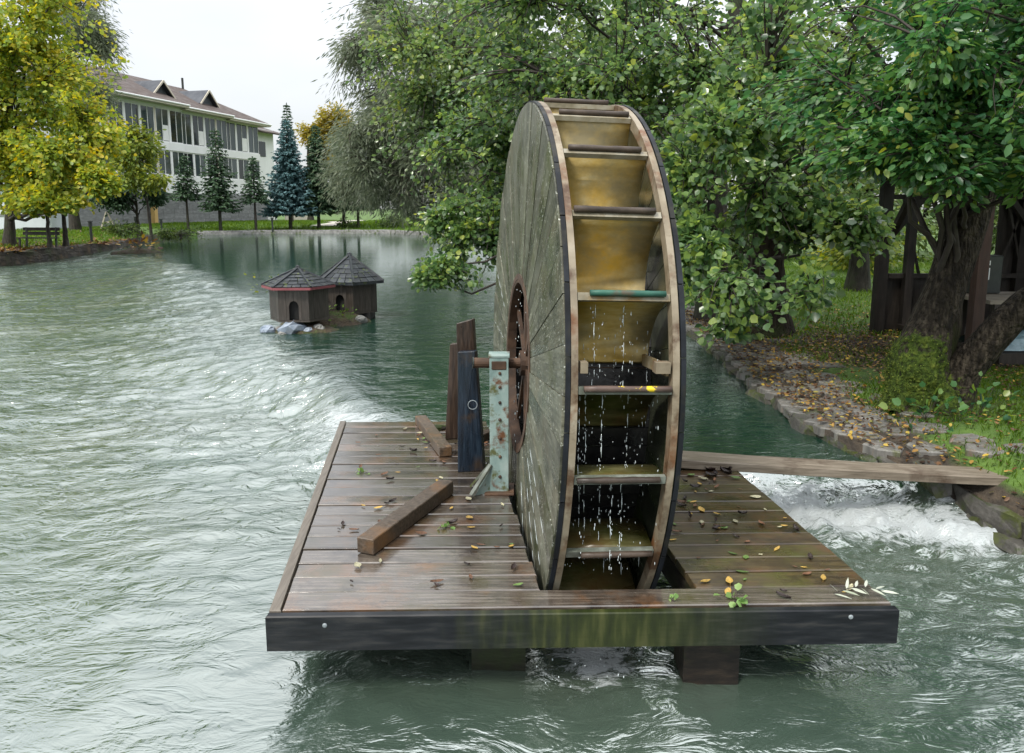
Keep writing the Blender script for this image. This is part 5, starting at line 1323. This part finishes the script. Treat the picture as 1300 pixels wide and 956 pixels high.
# alders along the right bank
make_tree('alder_tree', 'tall alder behind the wheel with long boughs over the water', [base(3.1, 12), (3.05, 12, 2.0), (3.2, 12, 4.5), (3.3, 12.2, 8)], .20,
    [B(700, 40, 10.8, (2.2, 1.6, 1.4), 330), B(850, 90, 10.3, (2.0, 1.5, 1.4), 330), B(610, 200, 11.6, (1.0, 1.4, .95), 170), B(585, 290, 10.9, (.62, .9, .62), 105), B(575, 345, 10.2, (.55, .5, .22), 40), B(740, 190, 12, (1.7, 1.4, 1.3), 210), B(620, 320, 11.2, (.5, .8, .55), 70), B(780, -110, 11.5, (3, 2, 1.6), 220)],
    M['alder'], 'round', .076, 22, .165, 11, up=.36, gap=.52, gs=1.35, group='alders on the right bank', limb_r=.034, twig_r=.007, zmin=-.02)
make_tree('alder_tree', 'alder with a mossy foot and leafy boughs just right of the wheel', [base(3.35, 10.3), (3.32, 10.3, 1.4), (3.2, 10.2, 3.5), (3.0, 10.0, 7)], .27,
    [B(950, 200, 8.8, (1.25, 1.2, 1.1), 260), B(915, 320, 8.2, (.55, .7, .50), 100), B(1000, 60, 9.2, (1.4, 1.2, 1.1), 150), B(965, 375, 7.2, (.85, .7, .30), 40), B(930, 410, 7.6, (.5, .5, .20), 20), B(1055, 290, 8.3, (.6, .7, .30), 60), B(1000, 270, 8.6, (.7, .8, .45), 80)],
    M['alder'], 'round', .088, 17, .15, 23, M['bark_moss'], up=.36, gap=.49, gs=1.7, group='alders on the right bank', limb_r=.030, twig_r=.007, limb_from=(.2, .9))
make_tree('alder_tree', 'slender alder standing on the lawn beyond the path', [base(6.5, 14.8), (6.5, 14.8, 3), (6.3, 14.8, 6), (6.2, 15, 9)], .16,
    [B(1010, 150, 14.2, (2.4, 2, 1.7), 200), B(1150, 60, 14.5, (2.6, 2, 2.2), 190), B(900, 60, 15, (2.4, 2, 2.2), 230), B(1100, 260, 14, (1.6, 1.2, .6), 110)],
    M['alder2'], 'round', .10, 20, .24, 37, up=.36, gap=.5, gs=.95, group='alders on the right bank')
make_tree('alder_tree', 'alder farther upstream filling the bank left of the wheel', [base(3.3, 19), (3.1, 19, 3), (2.6, 19, 6), (2.2, 19, 9.5)], .24,
    [B(600, 60, 17.5, (2.6, 2, 2.3), 330), B(560, 180, 17.8, (1.6, 1.8, 1.5), 200), B(720, 100, 18, (3.0, 2.2, 2.6), 300), B(590, 265, 17.2, (1.2, 1.5, .85), 130)],
    M['alder2'], 'round', .10, 22, .27, 41, up=.36, gap=.5, gs=.9, group='alders on the right bank', zmin=-.02)
# willows further up the right bank
for (lab, pth, bl, sd) in (
    ('grey-green willow arching out over the far pool', [base(2.9, 27), (2.0, 27, 2.5), (.4, 26.5, 5.5), (-1.6, 26, 8.5)],
     [B(530, 100, 25, (2.7, 2.2, 2.8), 400), B(490, 190, 25, (1.7, 2, 1.8), 230), B(560, 225, 25, (1.7, 1.8, 1.4), 170), B(470, 20, 26, (1.3, 1.5, 1.7), 150), B(600, 20, 26, (2.2, 2, 2), 200)], 51),
    ('second willow standing behind, reaching down to the far shore', [base(2.5, 36), (1.2, 36, 3), (-2, 35, 6), (-4, 35, 10)],
     [B(480, 210, 34, (2.6, 2, 2.4), 260), B(530, 150, 34, (3.0, 2, 3.2), 260), B(560, 250, 35, (2.6, 2, 1.3), 160)], 57)):
    make_tree('willow_tree', lab, pth, .30, bl, M['willow'], 'willow', .24, 44, .52, sd, up=.25, gap=.42, gs=.8, group='willows by the far pool', droop=.22, hang=.16, quad=True, limb_r=.05, limbs_per=14, twig_r=.008)

# maple and companions on the left bank
make_tree('maple_tree', 'large yellowing maple on the left bank', [base(-20.3, 32), (-20.1, 32, 2.2), (-19.8, 31.8, 5), (-19.6, 31.6, 9)], .20,
    [B(45, 60, 31, (3.9, 3, 3.0), 420), B(85, 165, 30, (2.1, 2.2, 2.0), 230), B(30, 215, 30, (2.6, 2.3, 1.5), 240), B(100, 235, 29.5, (1.3, 1.3, .75), 100), B(60, 255, 29.3, (1.8, 1.2, .4), 90), B(10, -60, 31, (4, 3, 2.5), 200), B(-60, 120, 31, (3, 3, 4), 220)],
    M['maple'], 'maple', .155, 26, .37, 61, up=.42, gap=.55, gs=.62, quad=False, limb_r=.05, rndpow=1.4)
make_tree('willow_tree', 'tall thin willow rising behind the maple', [base(-22.5, 41), (-22.5, 41, 5), (-21.8, 41, 10), (-21, 41, 14)], .22,
    [B(110, 45, 39.5, (1.7, 1.6, 3.0), 260), B(125, 110, 39.5, (.9, 1, 1.4), 70), B(90, -40, 40, (2.5, 2, 3), 160)], M['willow'], 'willow', .28, 36, .6, 67, up=.25, gap=.42, gs=.7, quad=True, droop=.2, hang=.15)
make_tree('ash_tree', 'yellow-green ash in front of the white facade', [base(-18.6, 41), (-18.7, 41, 2.2), (-18.8, 41, 4), (-18.9, 41, 6.6)], .07,
    [B(178, 175, 40.5, (1.1, 1.2, 1.3), 80), B(165, 215, 40, (1.4, 1.3, 1.0), 100), B(148, 160, 41, (1.2, 1.2, 1.5), 80), B(195, 228, 40, (.7, .8, .5), 30)], M['ash'], 'oval', .20, 20, .36, 71, up=.5, gap=.5, gs=.8, droop=.2, hang=.06)
make_tree('dark_fir', 'dark shadowy evergreen bush under the ash by the grey wall', [base(-20.2, 43), (-20.2, 43, 1.0), (-20.2, 43, 2), (-20.2, 43, 3.2)], .10,
    [B(150, 245, 42.5, (1.6, 1.2, .9), 150), B(185, 248, 42.5, (.9, .8, .5), 60), B(125, 230, 43, (1.2, 1, 1.4), 110)], M['spruce'], 'oval', .20, 24, .42, 73, up=.4, gap=.38, gs=.9)
make_tree('golden_tree', 'golden-leaved tree far behind the blue spruce', [base(-18.2, 72), (-18.2, 72, 4), (-18.2, 72, 6), (-18, 72, 8.5)], .22,
    [B(400, 170, 71, (1.9, 1.6, 2.4), 170), B(425, 160, 71, (1.5, 1.4, 2.0), 110), B(430, 210, 72, (1.6, 1.6, 2.5), 90)], M['yellowtree'], 'oval', .30, 24, .7, 77, up=.5, gap=.4, gs=.5, quad=True)
for (x_, y_, r_, lab, sd) in ((-13.5, 36.2, .10, 'slim dark young trunk beside the park bench', 1), (-13.0, 36.4, .12, 'slim grey trunk a step right of the bench', 2)):
    pass
q = P_on(62, 300, 31.3)
make_tree('young_tree', 'thin dark-stemmed young tree right behind the park bench', [(q.x, q.y, q.z-.05), (q.x, q.y, q.z+1), (q.x, q.y, q.z+2.2), (q.x+.1, q.y, q.z+3.6)], .09, [((q.x+.1, q.y, q.z+3.2), (.9, .8, .9), 70)], M['maple'], 'maple', .20, 18, .4, 81, gs=.9)
q = P_on(83, 300, 32.6)
make_tree('young_tree', 'grey-stemmed young tree between the bench and the bollard', [(q.x, q.y, q.z-.05), (q.x, q.y, q.z+1), (q.x, q.y, q.z+2.2), (q.x+.1, q.y, q.z+3.8)], .11, [((q.x+.1, q.y, q.z+3.2), (1.0, .8, 1.0), 80)], M['maple'], 'maple', .20, 18, .4, 83, gs=.9)

# spruces on the far shore
def spruce(name, label, px_, Y, h, w, bare, m, seed, group='spruces on the far shore', dens=1.0, droopy=.22):
    g = np.random.default_rng(seed); q = at(px_, 288, Y); x_, y_ = q.x, Y; zb = gz(x_, y_)-.05
    root = empty(name, (x_, y_, zb)); tag(root, label, 'spruce', group)
    tr = .05+h*.012
    tp = np.array([[0, 0, h*t] for t in np.linspace(0, 1, 7)]); v_, f_ = tubes(tp[None], (tr*(1-.93*np.linspace(0, 1, 7)))[None], 8)
    link('trunk', np_mesh('trunk', v_, f_, smooth=True), M['bark'], root)
    nw = int(h*4.2*dens)+6; pos, dr_, nr_, sz = [], [], [], []; bp, brr = [], []
    for i in range(nw):
        f = (i+.5)/nw; z_ = bare+(h-bare)*f; L_ = w/2*.98*(1-f)**.8*g.uniform(.82, 1.1)+.10
        nb_ = int(5+6*(1-f))
        for j in range(nb_):
            a = 2*np.pi*(j+g.random()*.8)/nb_+i*1.1; l = L_*g.uniform(.72, 1.08); d = np.array([np.cos(a), np.sin(a), 0])
            tq = np.linspace(0, 1, 5)[:, None]; C0 = np.array([0, 0, z_])+d*l*tq+np.array([0, 0, 1])*(-droopy*l*np.sin(tq*np.pi*.6)+.10*l*tq**2)
            bp.append(C0); brr.append(.018*(1.1-tq[:, 0])*(1-.6*f))
            ns = int(max(7, 20*l*dens))
            t_ = g.uniform(.12, 1.03, ns); base_ = np.stack([np.interp(t_, tq[:, 0], C0[:, k]) for k in range(3)], 1)
            sd_ = np.array([-d[1], d[0], 0])*g.choice([-1, 1], ns)[:, None]
            dir_ = d*g.uniform(.3, .9, (ns, 1))+sd_*g.uniform(.2, .9, (ns, 1))+np.array([0, 0, 1])*g.uniform(-.5, .12, (ns, 1))
            pos.append(base_); dr_.append(dir_); nr_.append(g.normal(size=(ns, 3))*.6+np.array([0, 0, 1])); sz.append((.14+.30*l*(1.05-t_)*.6+.10)*g.uniform(.7, 1.25, ns))
    # leader
    k = 16; pos.append(np.column_stack([np.zeros((k, 2)), h-g.random(k)*.5])); dr_.append(np.column_stack([g.normal(size=(k, 2))*.6, np.full(k, .8)])); nr_.append(g.normal(size=(k, 3))); sz.append(np.full(k, .16))
    pos, dr_, nr_, sz = map(np.concatenate, (pos, dr_, nr_, sz))
    v_, f_, per = leaves(pos, dr_, unit(nr_), sz, 'willow', False)
    v_ = v_.reshape(-1, 6, 3); mid = (v_[:, :1]+v_[:, 3:4])/2; v_ = (v_+(v_-(v_[:, :1]*(1-np.array([0, .3, .65, 1, .65, .3])[None, :, None])+v_[:, 3:4]*np.array([0, .3, .65, 1, .65, .3])[None, :, None]))*1.2).reshape(-1, 3)
    tag(link('crown', np_mesh('crown', v_, f_, rnd=np.repeat(g.random(len(pos)), per)), m, root), kind='stuff')
    v_, f_ = tubes(np.array(bp), np.array(brr), 3); tag(link('branches', np_mesh('branches', v_, f_), M['twig'], root), kind='stuff')
    return root
spruce('spruce_tree', 'small open spruce nearest the yellow building post', 239, 56, 5.2, 2.3, 2.3, M['spruce'], 1, dens=.55)
spruce('spruce_tree', 'taller green spruce second from the yellow post', 280, 55.5, 7.0, 3.3, 1.7, M['spruce'], 2, dens=.7)
spruce('spruce_tree', 'small spruce between the tall green one and the blue spruce', 325, 56.5, 5.2, 2.4, 2.2, M['spruce'], 3, dens=.55)
spruce('blue_spruce', 'blue-tinted spruce in the middle of the far shore row', 369, 58.5, 7.9, 4.0, 1.5, M['bluespruce'], 4, dens=1.2)
spruce('spruce_tree', 'dark dense spruce just right of the blue spruce', 405, 59.5, 7.6, 3.1, 1.5, M['spruce'], 5, dens=1.2)
spruce('spruce_tree', 'dark spruce with bare lower trunk at the right of the row', 437, 60, 7.0, 3.0, 1.7, M['spruce'], 6, dens=1.1)
spruce('spruce_tree', 'rightmost spruce of the row, half under the willow', 455, 60, 6.0, 3.0, 1.7, M['spruce'], 7, dens=1.0)
spruce('spruce_tree', 'narrow spruce top rising behind the blue spruce', 371, 66, 9.6, 2.0, 2.5, M['spruce'], 8, dens=.7)

# shrubs and undergrowth
def bush(label, c, r, n_, m, seed, shape='oval', ls=.12, per=18, clr=.28, name='bush', group='undergrowth', gs=1.0, quad=True):
    zb = gz(c[0], c[1]); return make_tree(name, label, [(c[0], c[1], zb-.05), (c[0], c[1], zb+r[2]*.5), (c[0], c[1], zb+r[2]*.8), (c[0]+.05, c[1], zb+r[2]*1.2)], .05,
        [((c[0], c[1], zb+r[2]*.6), r, n_)], m, shape, ls, per, clr, seed, group=group, quad=quad, up=.5, gap=.36, gs=gs, cat='bush', limb_from=(.1, .8), trunk_k=7)
bush('round green shrub at the water edge under the willows', (-6.6, 60, 0), (2.2, 1.5, 1.3), 130, M['bush'], 201, ls=.22, clr=.45)
bush('pale green shrub on the far shore right of the spruces', (-9.2, 60.5, 0), (1.5, 1.2, .7), 70, M['bush'], 203, ls=.2, clr=.4)
bush('low shrub beside the winding footpath', (-12.4, 60.0, 0), (1.2, .9, .5), 50, M['bush'], 205, ls=.18, clr=.35)
bush('shrub by the swing frame under the ash tree', (-20.3, 41.2, 0), (1.4, 1.0, .6), 70, M['bush'], 207, ls=.16, clr=.3)
bush('low dark shrub beside the rail fence', (-18.0, 43.2, 0), (1.6, .9, .45), 60, M['bush'], 209, ls=.16, clr=.3)
for i, (x_, y_, rx, rz, lab) in enumerate(((5.5, 27, 3.4, 2.6, 'broad hedge-like bush at the back of the lawn behind the alders'), (11.0, 25, 3.8, 3.2, 'big dark bush at the back of the lawn right of centre'), (17.0, 23, 4.0, 3.6, 'big dark bush behind the shelter'),
                                           (8.5, 19.5, 1.4, 1.3, 'mid-sized bush on the lawn behind the slender alder'), (4.6, 21, 1.6, 1.9, 'bush between the upstream alder and the lawn'), (11.5, 15.5, 2.2, 2.4, 'bush close behind the shelter lattice'), (3.6, 33, 3.0, 3.2, 'bush on the bank below the far willows'), (6.4, 22.5, 1.9, 1.3, 'low bush at the lawn edge seen between the alder trunks'), (9.8, 22, 2.2, 1.5, 'low bush at the lawn edge seen left of the shelter posts'), (13.4, 20.5, 2.4, 1.9, 'low bush at the lawn edge seen through the shelter'))):
    bush(lab, (x_, y_, 0), (rx, 1.8, rz), int(60*rx*rz*.55+60), M['bush'] if i != 3 else M['ash'], 220+i, ls=.17, clr=.42, gs=.7, per=20)
for (x_, y_, h_, lab, sd) in ((9.5, 33, 10, 'tall background tree behind the alder lawn', 301), (19, 30, 11, 'tall background tree behind the shelter', 302), (3, 48, 11, 'background tree beyond the far willows', 303), (-4, 66, 10, 'background tree on the far shore behind the willows', 304)):
    make_tree('background_tree', lab, [base(x_, y_), (x_, y_, h_*.3), (x_, y_, h_*.6), (x_, y_, h_*.9)], .3, [((x_, y_, h_*.62), (3.6, 3, h_*.36), 260)], M['alder2'], 'oval', .26, 18, .8, sd, group='background trees', quad=True, gs=.45, gap=.42)
# ------------------------------------------------------------------ grass, litter and small plants
def blades(name, label, n_, sampler, hgt, wid, m, seed):
    g = np.random.default_rng(seed); x_, y_ = sampler(g, n_); z_ = ground_z(x_, y_); k = len(x_)
    a = g.uniform(0, 2*np.pi, k); h = hgt*g.uniform(.5, 1.2, k); w = wid*g.uniform(.7, 1.3, k); l = h*g.uniform(.1, .8, k)
    b = np.column_stack([x_, y_, z_-.005]); s = np.column_stack([np.cos(a), np.sin(a), np.zeros(k)]); d = np.column_stack([-np.sin(a), np.cos(a), np.zeros(k)])
    m1 = b+d*(l*.3)[:, None]+np.array([0, 0, 1])*(h*.6)[:, None]; tip = b+d*l[:, None]+np.array([0, 0, 1])*h[:, None]
    V_ = np.stack([b-s*w[:, None], b+s*w[:, None], m1+s*(w*.7)[:, None], tip, m1-s*(w*.7)[:, None]], 1).reshape(-1, 3)
    F_ = np.arange(k)[:, None]*5+np.array([[0, 1, 2, 3, 4]])
    tone = np.clip(.6*g.random(k)+.5*fbm(x_*.8, y_*.8, 71), 0, 1)
    o = link(name, np_mesh(name, V_, F_, rnd=tone), m); tag(o, label, 'grass', kind='stuff'); return o
def box_sampler(x0, x1, y0, y1, thr, extra=None):
    def f(g, n_):
        x_ = g.uniform(x0, x1, n_); y_ = g.uniform(y0, y1, n_); t = bank_t(x_, y_); dm = dirt_at(x_, y_)
        k = (t > .9)*(fbm(x_*.9+4, y_*.9+8, 77)+.5*(g.random(n_)-.5) > thr+dm*.45)
        if extra is not None: k = k*extra(x_, y_)
        k = k.astype(bool); return x_[k], y_[k]
    return f
blades('bank_grass', 'short green grass on the right bank', 60000, box_sampler(2.6, 8.5, 3.0, 9.5, .36), .055, .0032, M['grass'], 1)
blades('lawn_grass', 'sunlit lawn beyond the right-bank path', 60000, box_sampler(2.6, 16, 9.5, 24, .30), .08, .007, M['grass'], 2)
blades('shore_grass', 'grass of the left bank under the maple', 45000, box_sampler(-32, -16, 25, 48, .30), .16, .018, M['grass'], 3)
blades('shore_grass', 'bright grass along the far shore', 45000, box_sampler(-26, 2, 52, 74, .25, lambda a, b: ~((np.abs(a+14.3) < 1.2)*(b > 60.5))), .18, .022, M['grass'], 4)
def litter(name, label, n_, sampler, size, seed, lo=0, hi=1):
    g = np.random.default_rng(seed); x_, y_ = sampler(g, n_); k = len(x_); z_ = ground_z(x_, y_)+g.uniform(.022, .05, k)
    d = np.column_stack([g.normal(size=(k, 2)), g.normal(size=k)*.25]); nrm = unit(np.column_stack([g.normal(size=(k, 2))*.35, np.ones(k)]))
    v_, f_, per = leaves(np.column_stack([x_, y_, z_]), d, nrm, size*g.uniform(.5, 1.2, k), 'oval', False)
    r_ = lo+(hi-lo)*np.clip(g.random(k)**1.6, 0, 1)
    o = link(name, np_mesh(name, v_, f_, rnd=np.repeat(r_, per)), M['litter']); tag(o, label, 'leaf litter', kind='stuff'); return o
def lit_sampler(x0, x1, y0, y1, base_, k1):
    def f(g, n_):
        x_ = g.uniform(x0, x1, n_); y_ = g.uniform(y0, y1, n_); t = bank_t(x_, y_); dm = dirt_at(x_, y_)
        k = (t > .03)*(g.random(n_) < base_+k1*dm*(.4+1.2*fbm(x_*1.1, y_*1.1, 91))); return x_[k], y_[k]
    return f
litter('leaf_litter', 'fallen brown and yellow leaves on the right bank path and grass', 42000, lit_sampler(2.2, 8, 2.2, 13, .22, 1.3), .046, 5)
litter('leaf_litter', 'brown leaf litter along the left bank edge', 26000, lit_sampler(-27, -16, 25, 41, .10, 1.6), .18, 6, .1, .75)

# keep the bridge end clear of path stones
for o in [o for o in path.children]:
    p_ = path.location+o.location
    if -.35 < p_.y-4.85 < .30 and p_.x < 3.45: bpy.data.objects.remove(o)
# leaves lying on the platform: three shapes, each leaf its own object
rl = random.Random(31)
def leaf_obj_mesh(seed, curl, wide):
    r_ = random.Random(seed); k = 7; v_ = []; f_ = []
    for i in range(k):
        u_ = i/(k-1); w_ = wide*math.sin(math.pi*min(1, u_*.94+.04))**.8*(1-.25*u_)+.01
        for s in (-1, 0, 1): v_.append((u_-.5, s*w_, curl*(abs(s)*.22+.5*(u_-.5)**2)+.05*r_.random()*curl+(.0 if s else .0)))
    for i in range(k-1):
        for s in (0, 1): f_.append((i*3+s, (i+1)*3+s, (i+1)*3+s+1, i*3+s+1))
    v_ += [(-.5, 0, curl*.12), (-.78, .03, curl*.14), (-.78, .05, curl*.14), (-.5, .02, curl*.12)]; b_ = k*3; f_.append((b_, b_+1, b_+2, b_+3))
    return MB().add(v_, f_).mesh('fallen_leaf', True)
def flat_leaf_mat(name, c, rough=.35): return pmat(name, [tuple(v_*.55 for v_ in c), c, tuple(min(1, v_*1.35) for v_ in c)], 6, rough=(rough, rough+.25), bump=.3, bscale=14, bdist=.05, per_obj=.3)
LM = {'dark': flat_leaf_mat('black_brown_leaf', (.022, .012, .010), .2), 'brown': flat_leaf_mat('brown_leaf', (.13, .06, .028)), 'yellow': flat_leaf_mat('yellow_leaf', (.42, .27, .06)), 'green': flat_leaf_mat('green_leaf', (.10, .17, .04)), 'pale': flat_leaf_mat('pale_leaf', (.36, .34, .22))}
lmesh = {}
for kx in LM:
    lmesh[kx] = []
    for s in range(4):
        me = leaf_obj_mesh(s+hash(kx) % 7 if False else s+len(kx)*3, {'dark': 1.1, 'brown': .6, 'yellow': .35, 'green': .3, 'pale': .4}[kx], rl.uniform(.22, .36)); me.materials.append(LM[kx]); lmesh[kx].append(me)
def put_leaf(x_, y_, kx, side, sz, z0=.006):
    o = link('fallen_leaf', lmesh[kx][rl.randrange(4)]); o.location = (x_, y_, z0); o.scale = (sz, sz*rl.uniform(.7, 1.1), sz*rl.uniform(.5, 1.0)); o.rotation_euler = (rl.uniform(-.12, .12), rl.uniform(-.12, .12), rl.uniform(0, 6.28))
    tn = {'dark': 'blackened curled', 'brown': 'brown', 'yellow': 'yellow', 'green': 'green', 'pale': 'pale'}[kx]
    zone = ('front' if y_ < 3.42 else 'middle' if y_ < (4.4 if side == 'left' else 4.05) else 'rear')
    big = 'large' if sz > .053 else 'small'
    edge = ('beside the slot' if (SLx(y_)-x_ if side == 'left' else x_-SRx(y_)) < .30 else 'towards the outer edge' if (x_-Lx(y_) if side == 'left' else Rx(y_)-x_) < .30 else 'mid-board')
    tag(o, f'{big} {tn} leaf on the {zone} deck {side} of the wheel, {edge}', 'leaf', f'{tn} leaves on the {zone} deck {side} of the wheel')
kinds = ['dark', 'dark', 'brown', 'brown', 'yellow', 'pale', 'green']
for i in range(80):
    y_ = rl.uniform(3.1, 5.8)
    lo, hi = Lx(y_)+.06, SLx(y_)-.06
    x_ = lo+(hi-lo)*(1-rl.random()**1.6)
    if (Vector((x_, y_, 0))-Vector((-.5, 3.95, 0))).length < .0: continue
    put_leaf(x_, y_, rl.choice(kinds), 'left', rl.uniform(.022, .062))
for i in range(95):
    y_ = 3.1+1.75*rl.random()**.75; lo, hi = SRx(y_)+.05, Rx(y_)-.05
    put_leaf(rl.uniform(lo, hi), y_, rl.choice(['dark', 'dark', 'brown', 'brown', 'yellow', 'yellow', 'pale', 'green']), 'right', rl.uniform(.022, .068))
for i in range(17):
    y_ = 4.72+rl.gauss(0, .05); put_leaf(rl.uniform(.72, 1.4), min(y_, 4.78), 'dark', 'right', rl.uniform(.06, .10))
for i in range(12):
    f = rl.random(); p = A.lerp(B, f) if False else Vector((1.1+1.8*f, 0, 0))
def sprout(c, n_, r_, label, m, shape='round', ls=.035, name='weed_sprout', up=.6, flat=False):
    g = np.random.default_rng(int(abs(c[0])*1000)); pos = np.array(c)+g.normal(size=(n_, 3))*np.array([r_, r_, r_*.5])+np.array([0, 0, r_*.6]); pos[:, 2] = np.maximum(pos[:, 2], c[2]+.008)
    root = empty(name, c); tag(root, label, 'plant')
    d = unit(pos-np.array(c)+g.normal(size=pos.shape)*.02); nrm = unit(g.normal(size=pos.shape)*(1-up)+np.array([0, 0, 1])*up)
    v_, f_, per = leaves(pos, d, nrm, ls*g.uniform(.6, 1.2, n_), shape, False)
    tag(link('leaves', np_mesh('leaves', v_-np.array(c), f_, rnd=np.repeat(g.random(n_)*.9, per)), m, root), kind='stuff')
    P_ = np.stack([np.array(c)+(pos-np.array(c))*t for t in (0, .5, 1)], 1); v_, f_ = tubes(P_, np.full((n_, 3), .0012), 3)
    link('stems', np_mesh('stems', v_-np.array(c), f_), M['grass'] if False else M['twig'], root); return root
M['sprout'] = leaf_mat('sprout_leaf', [(.10, .20, .05), (.18, .32, .09), (.30, .42, .16)], .4, .3, .5)
q = ug(934, 762); sprout((q.x, q.y-.0, .0), 12, .03, 'green weed sprouting at the front edge of the deck', M['sprout'])
q = ug(856, 764); sprout((q.x, q.y, .0), 7, .014, 'tiny green sprout by the wheel slot at the deck front', M['sprout'], ls=.02)
q = ug(456, 601); sprout((q.x, q.y, .0), 8, .015, 'small green moss tuft on the left deck boards', M['sprout'], ls=.025)
q = ug(567, 670); sprout((q.x, q.y, .0), 8, .015, 'small green sprout beside the diagonal timber', M['sprout'], ls=.028)
q = ug(555, 545); moss_cushion((q.x, q.y, .01), .05, (1.6, 1, .5), 4, empty('moss_tuft', (q.x, q.y, 0)))
tag(bpy.data.objects['moss_tuft'], 'yellow-green moss tuft beside the rear timber', 'moss')
# willow twig on the front right corner
c = ug(1088, 757); tw = empty('willow_twig', c); tag(tw, 'silvery willow twig lying at the front right deck corner', 'twig')
g = np.random.default_rng(3); k = 11; t_ = np.linspace(0, 1, k); ps = np.column_stack([-.10+.2*t_, .02*np.sin(t_*3), .012+.02*np.sin(t_*2.5)])
v_, f_ = tubes(ps[None], np.full((1, k), .002), 5); link('stem', np_mesh('stem', v_, f_), M['twig'], tw)
dr_ = np.column_stack([np.full(k, .5)+g.normal(size=k)*.2, np.where(np.arange(k) % 2, .8, -.6), np.abs(g.normal(size=k)*.12)+.03])
lm_ = leaf_mat('silver_willow_leaf', [(.28, .33, .22), (.42, .46, .36), (.6, .63, .55)], .4, .2, .5)
for i in range(k):
    v_, f_, per = leaves(ps[i:i+1], dr_[i:i+1], unit(g.normal(size=(1, 3))*.5+np.array([[0, 0, 1]])), np.array([.075]), 'willow', False); link('leaf', np_mesh('leaf', v_, f_, rnd=np.full(per, g.random())), lm_, tw)
# ivy and weeds at the hornbeam foot, weeds on the duck house mounds
q = (3.25, 6.0, gz(3.25, 6.0)); sprout(q, 34, .13, 'round-leaved weeds at the left foot of the mossy trunk', M['hornbeam'], ls=.075)
q = (3.68, 6.02, gz(3.68, 6.02)); sprout(q, 40, .16, 'round-leaved weeds at the right foot of the mossy trunk', M['hornbeam'], ls=.07)
q = (3.42, 5.9, gz(3.42, 5.9)); sprout(q, 30, .13, 'ground ivy before the mossy trunk', M['hornbeam'], ls=.055)
sprout((p2.x-.42, 12.25, -.06), 70, .14, 'bright weeds between the two duck houses', M['grass'], 'oval', .07)
sprout((p2.x-.02, 12.3, -.08), 40, .10, 'green moss weeds under the farther duck house door', M['grass'], 'oval', .06)
sprout((p2.x-.40, 12.7, .12), 40, .11, 'ochre dry weeds standing between the duck houses', LM['yellow'] if False else M['litter'], 'oval', .10)
c = at(345, 350, 12.0); sprout((c.x, 12.0, c.z-.25), 34, .20, 'thin leafy twig sticking up left of the nearer duck house', M['ash'], 'oval', .06)
sprout((p3.x+.2, p3.y-.3, .0), 60, .35, 'dry weeds on the debris islet', M['litter'], 'oval', .22)
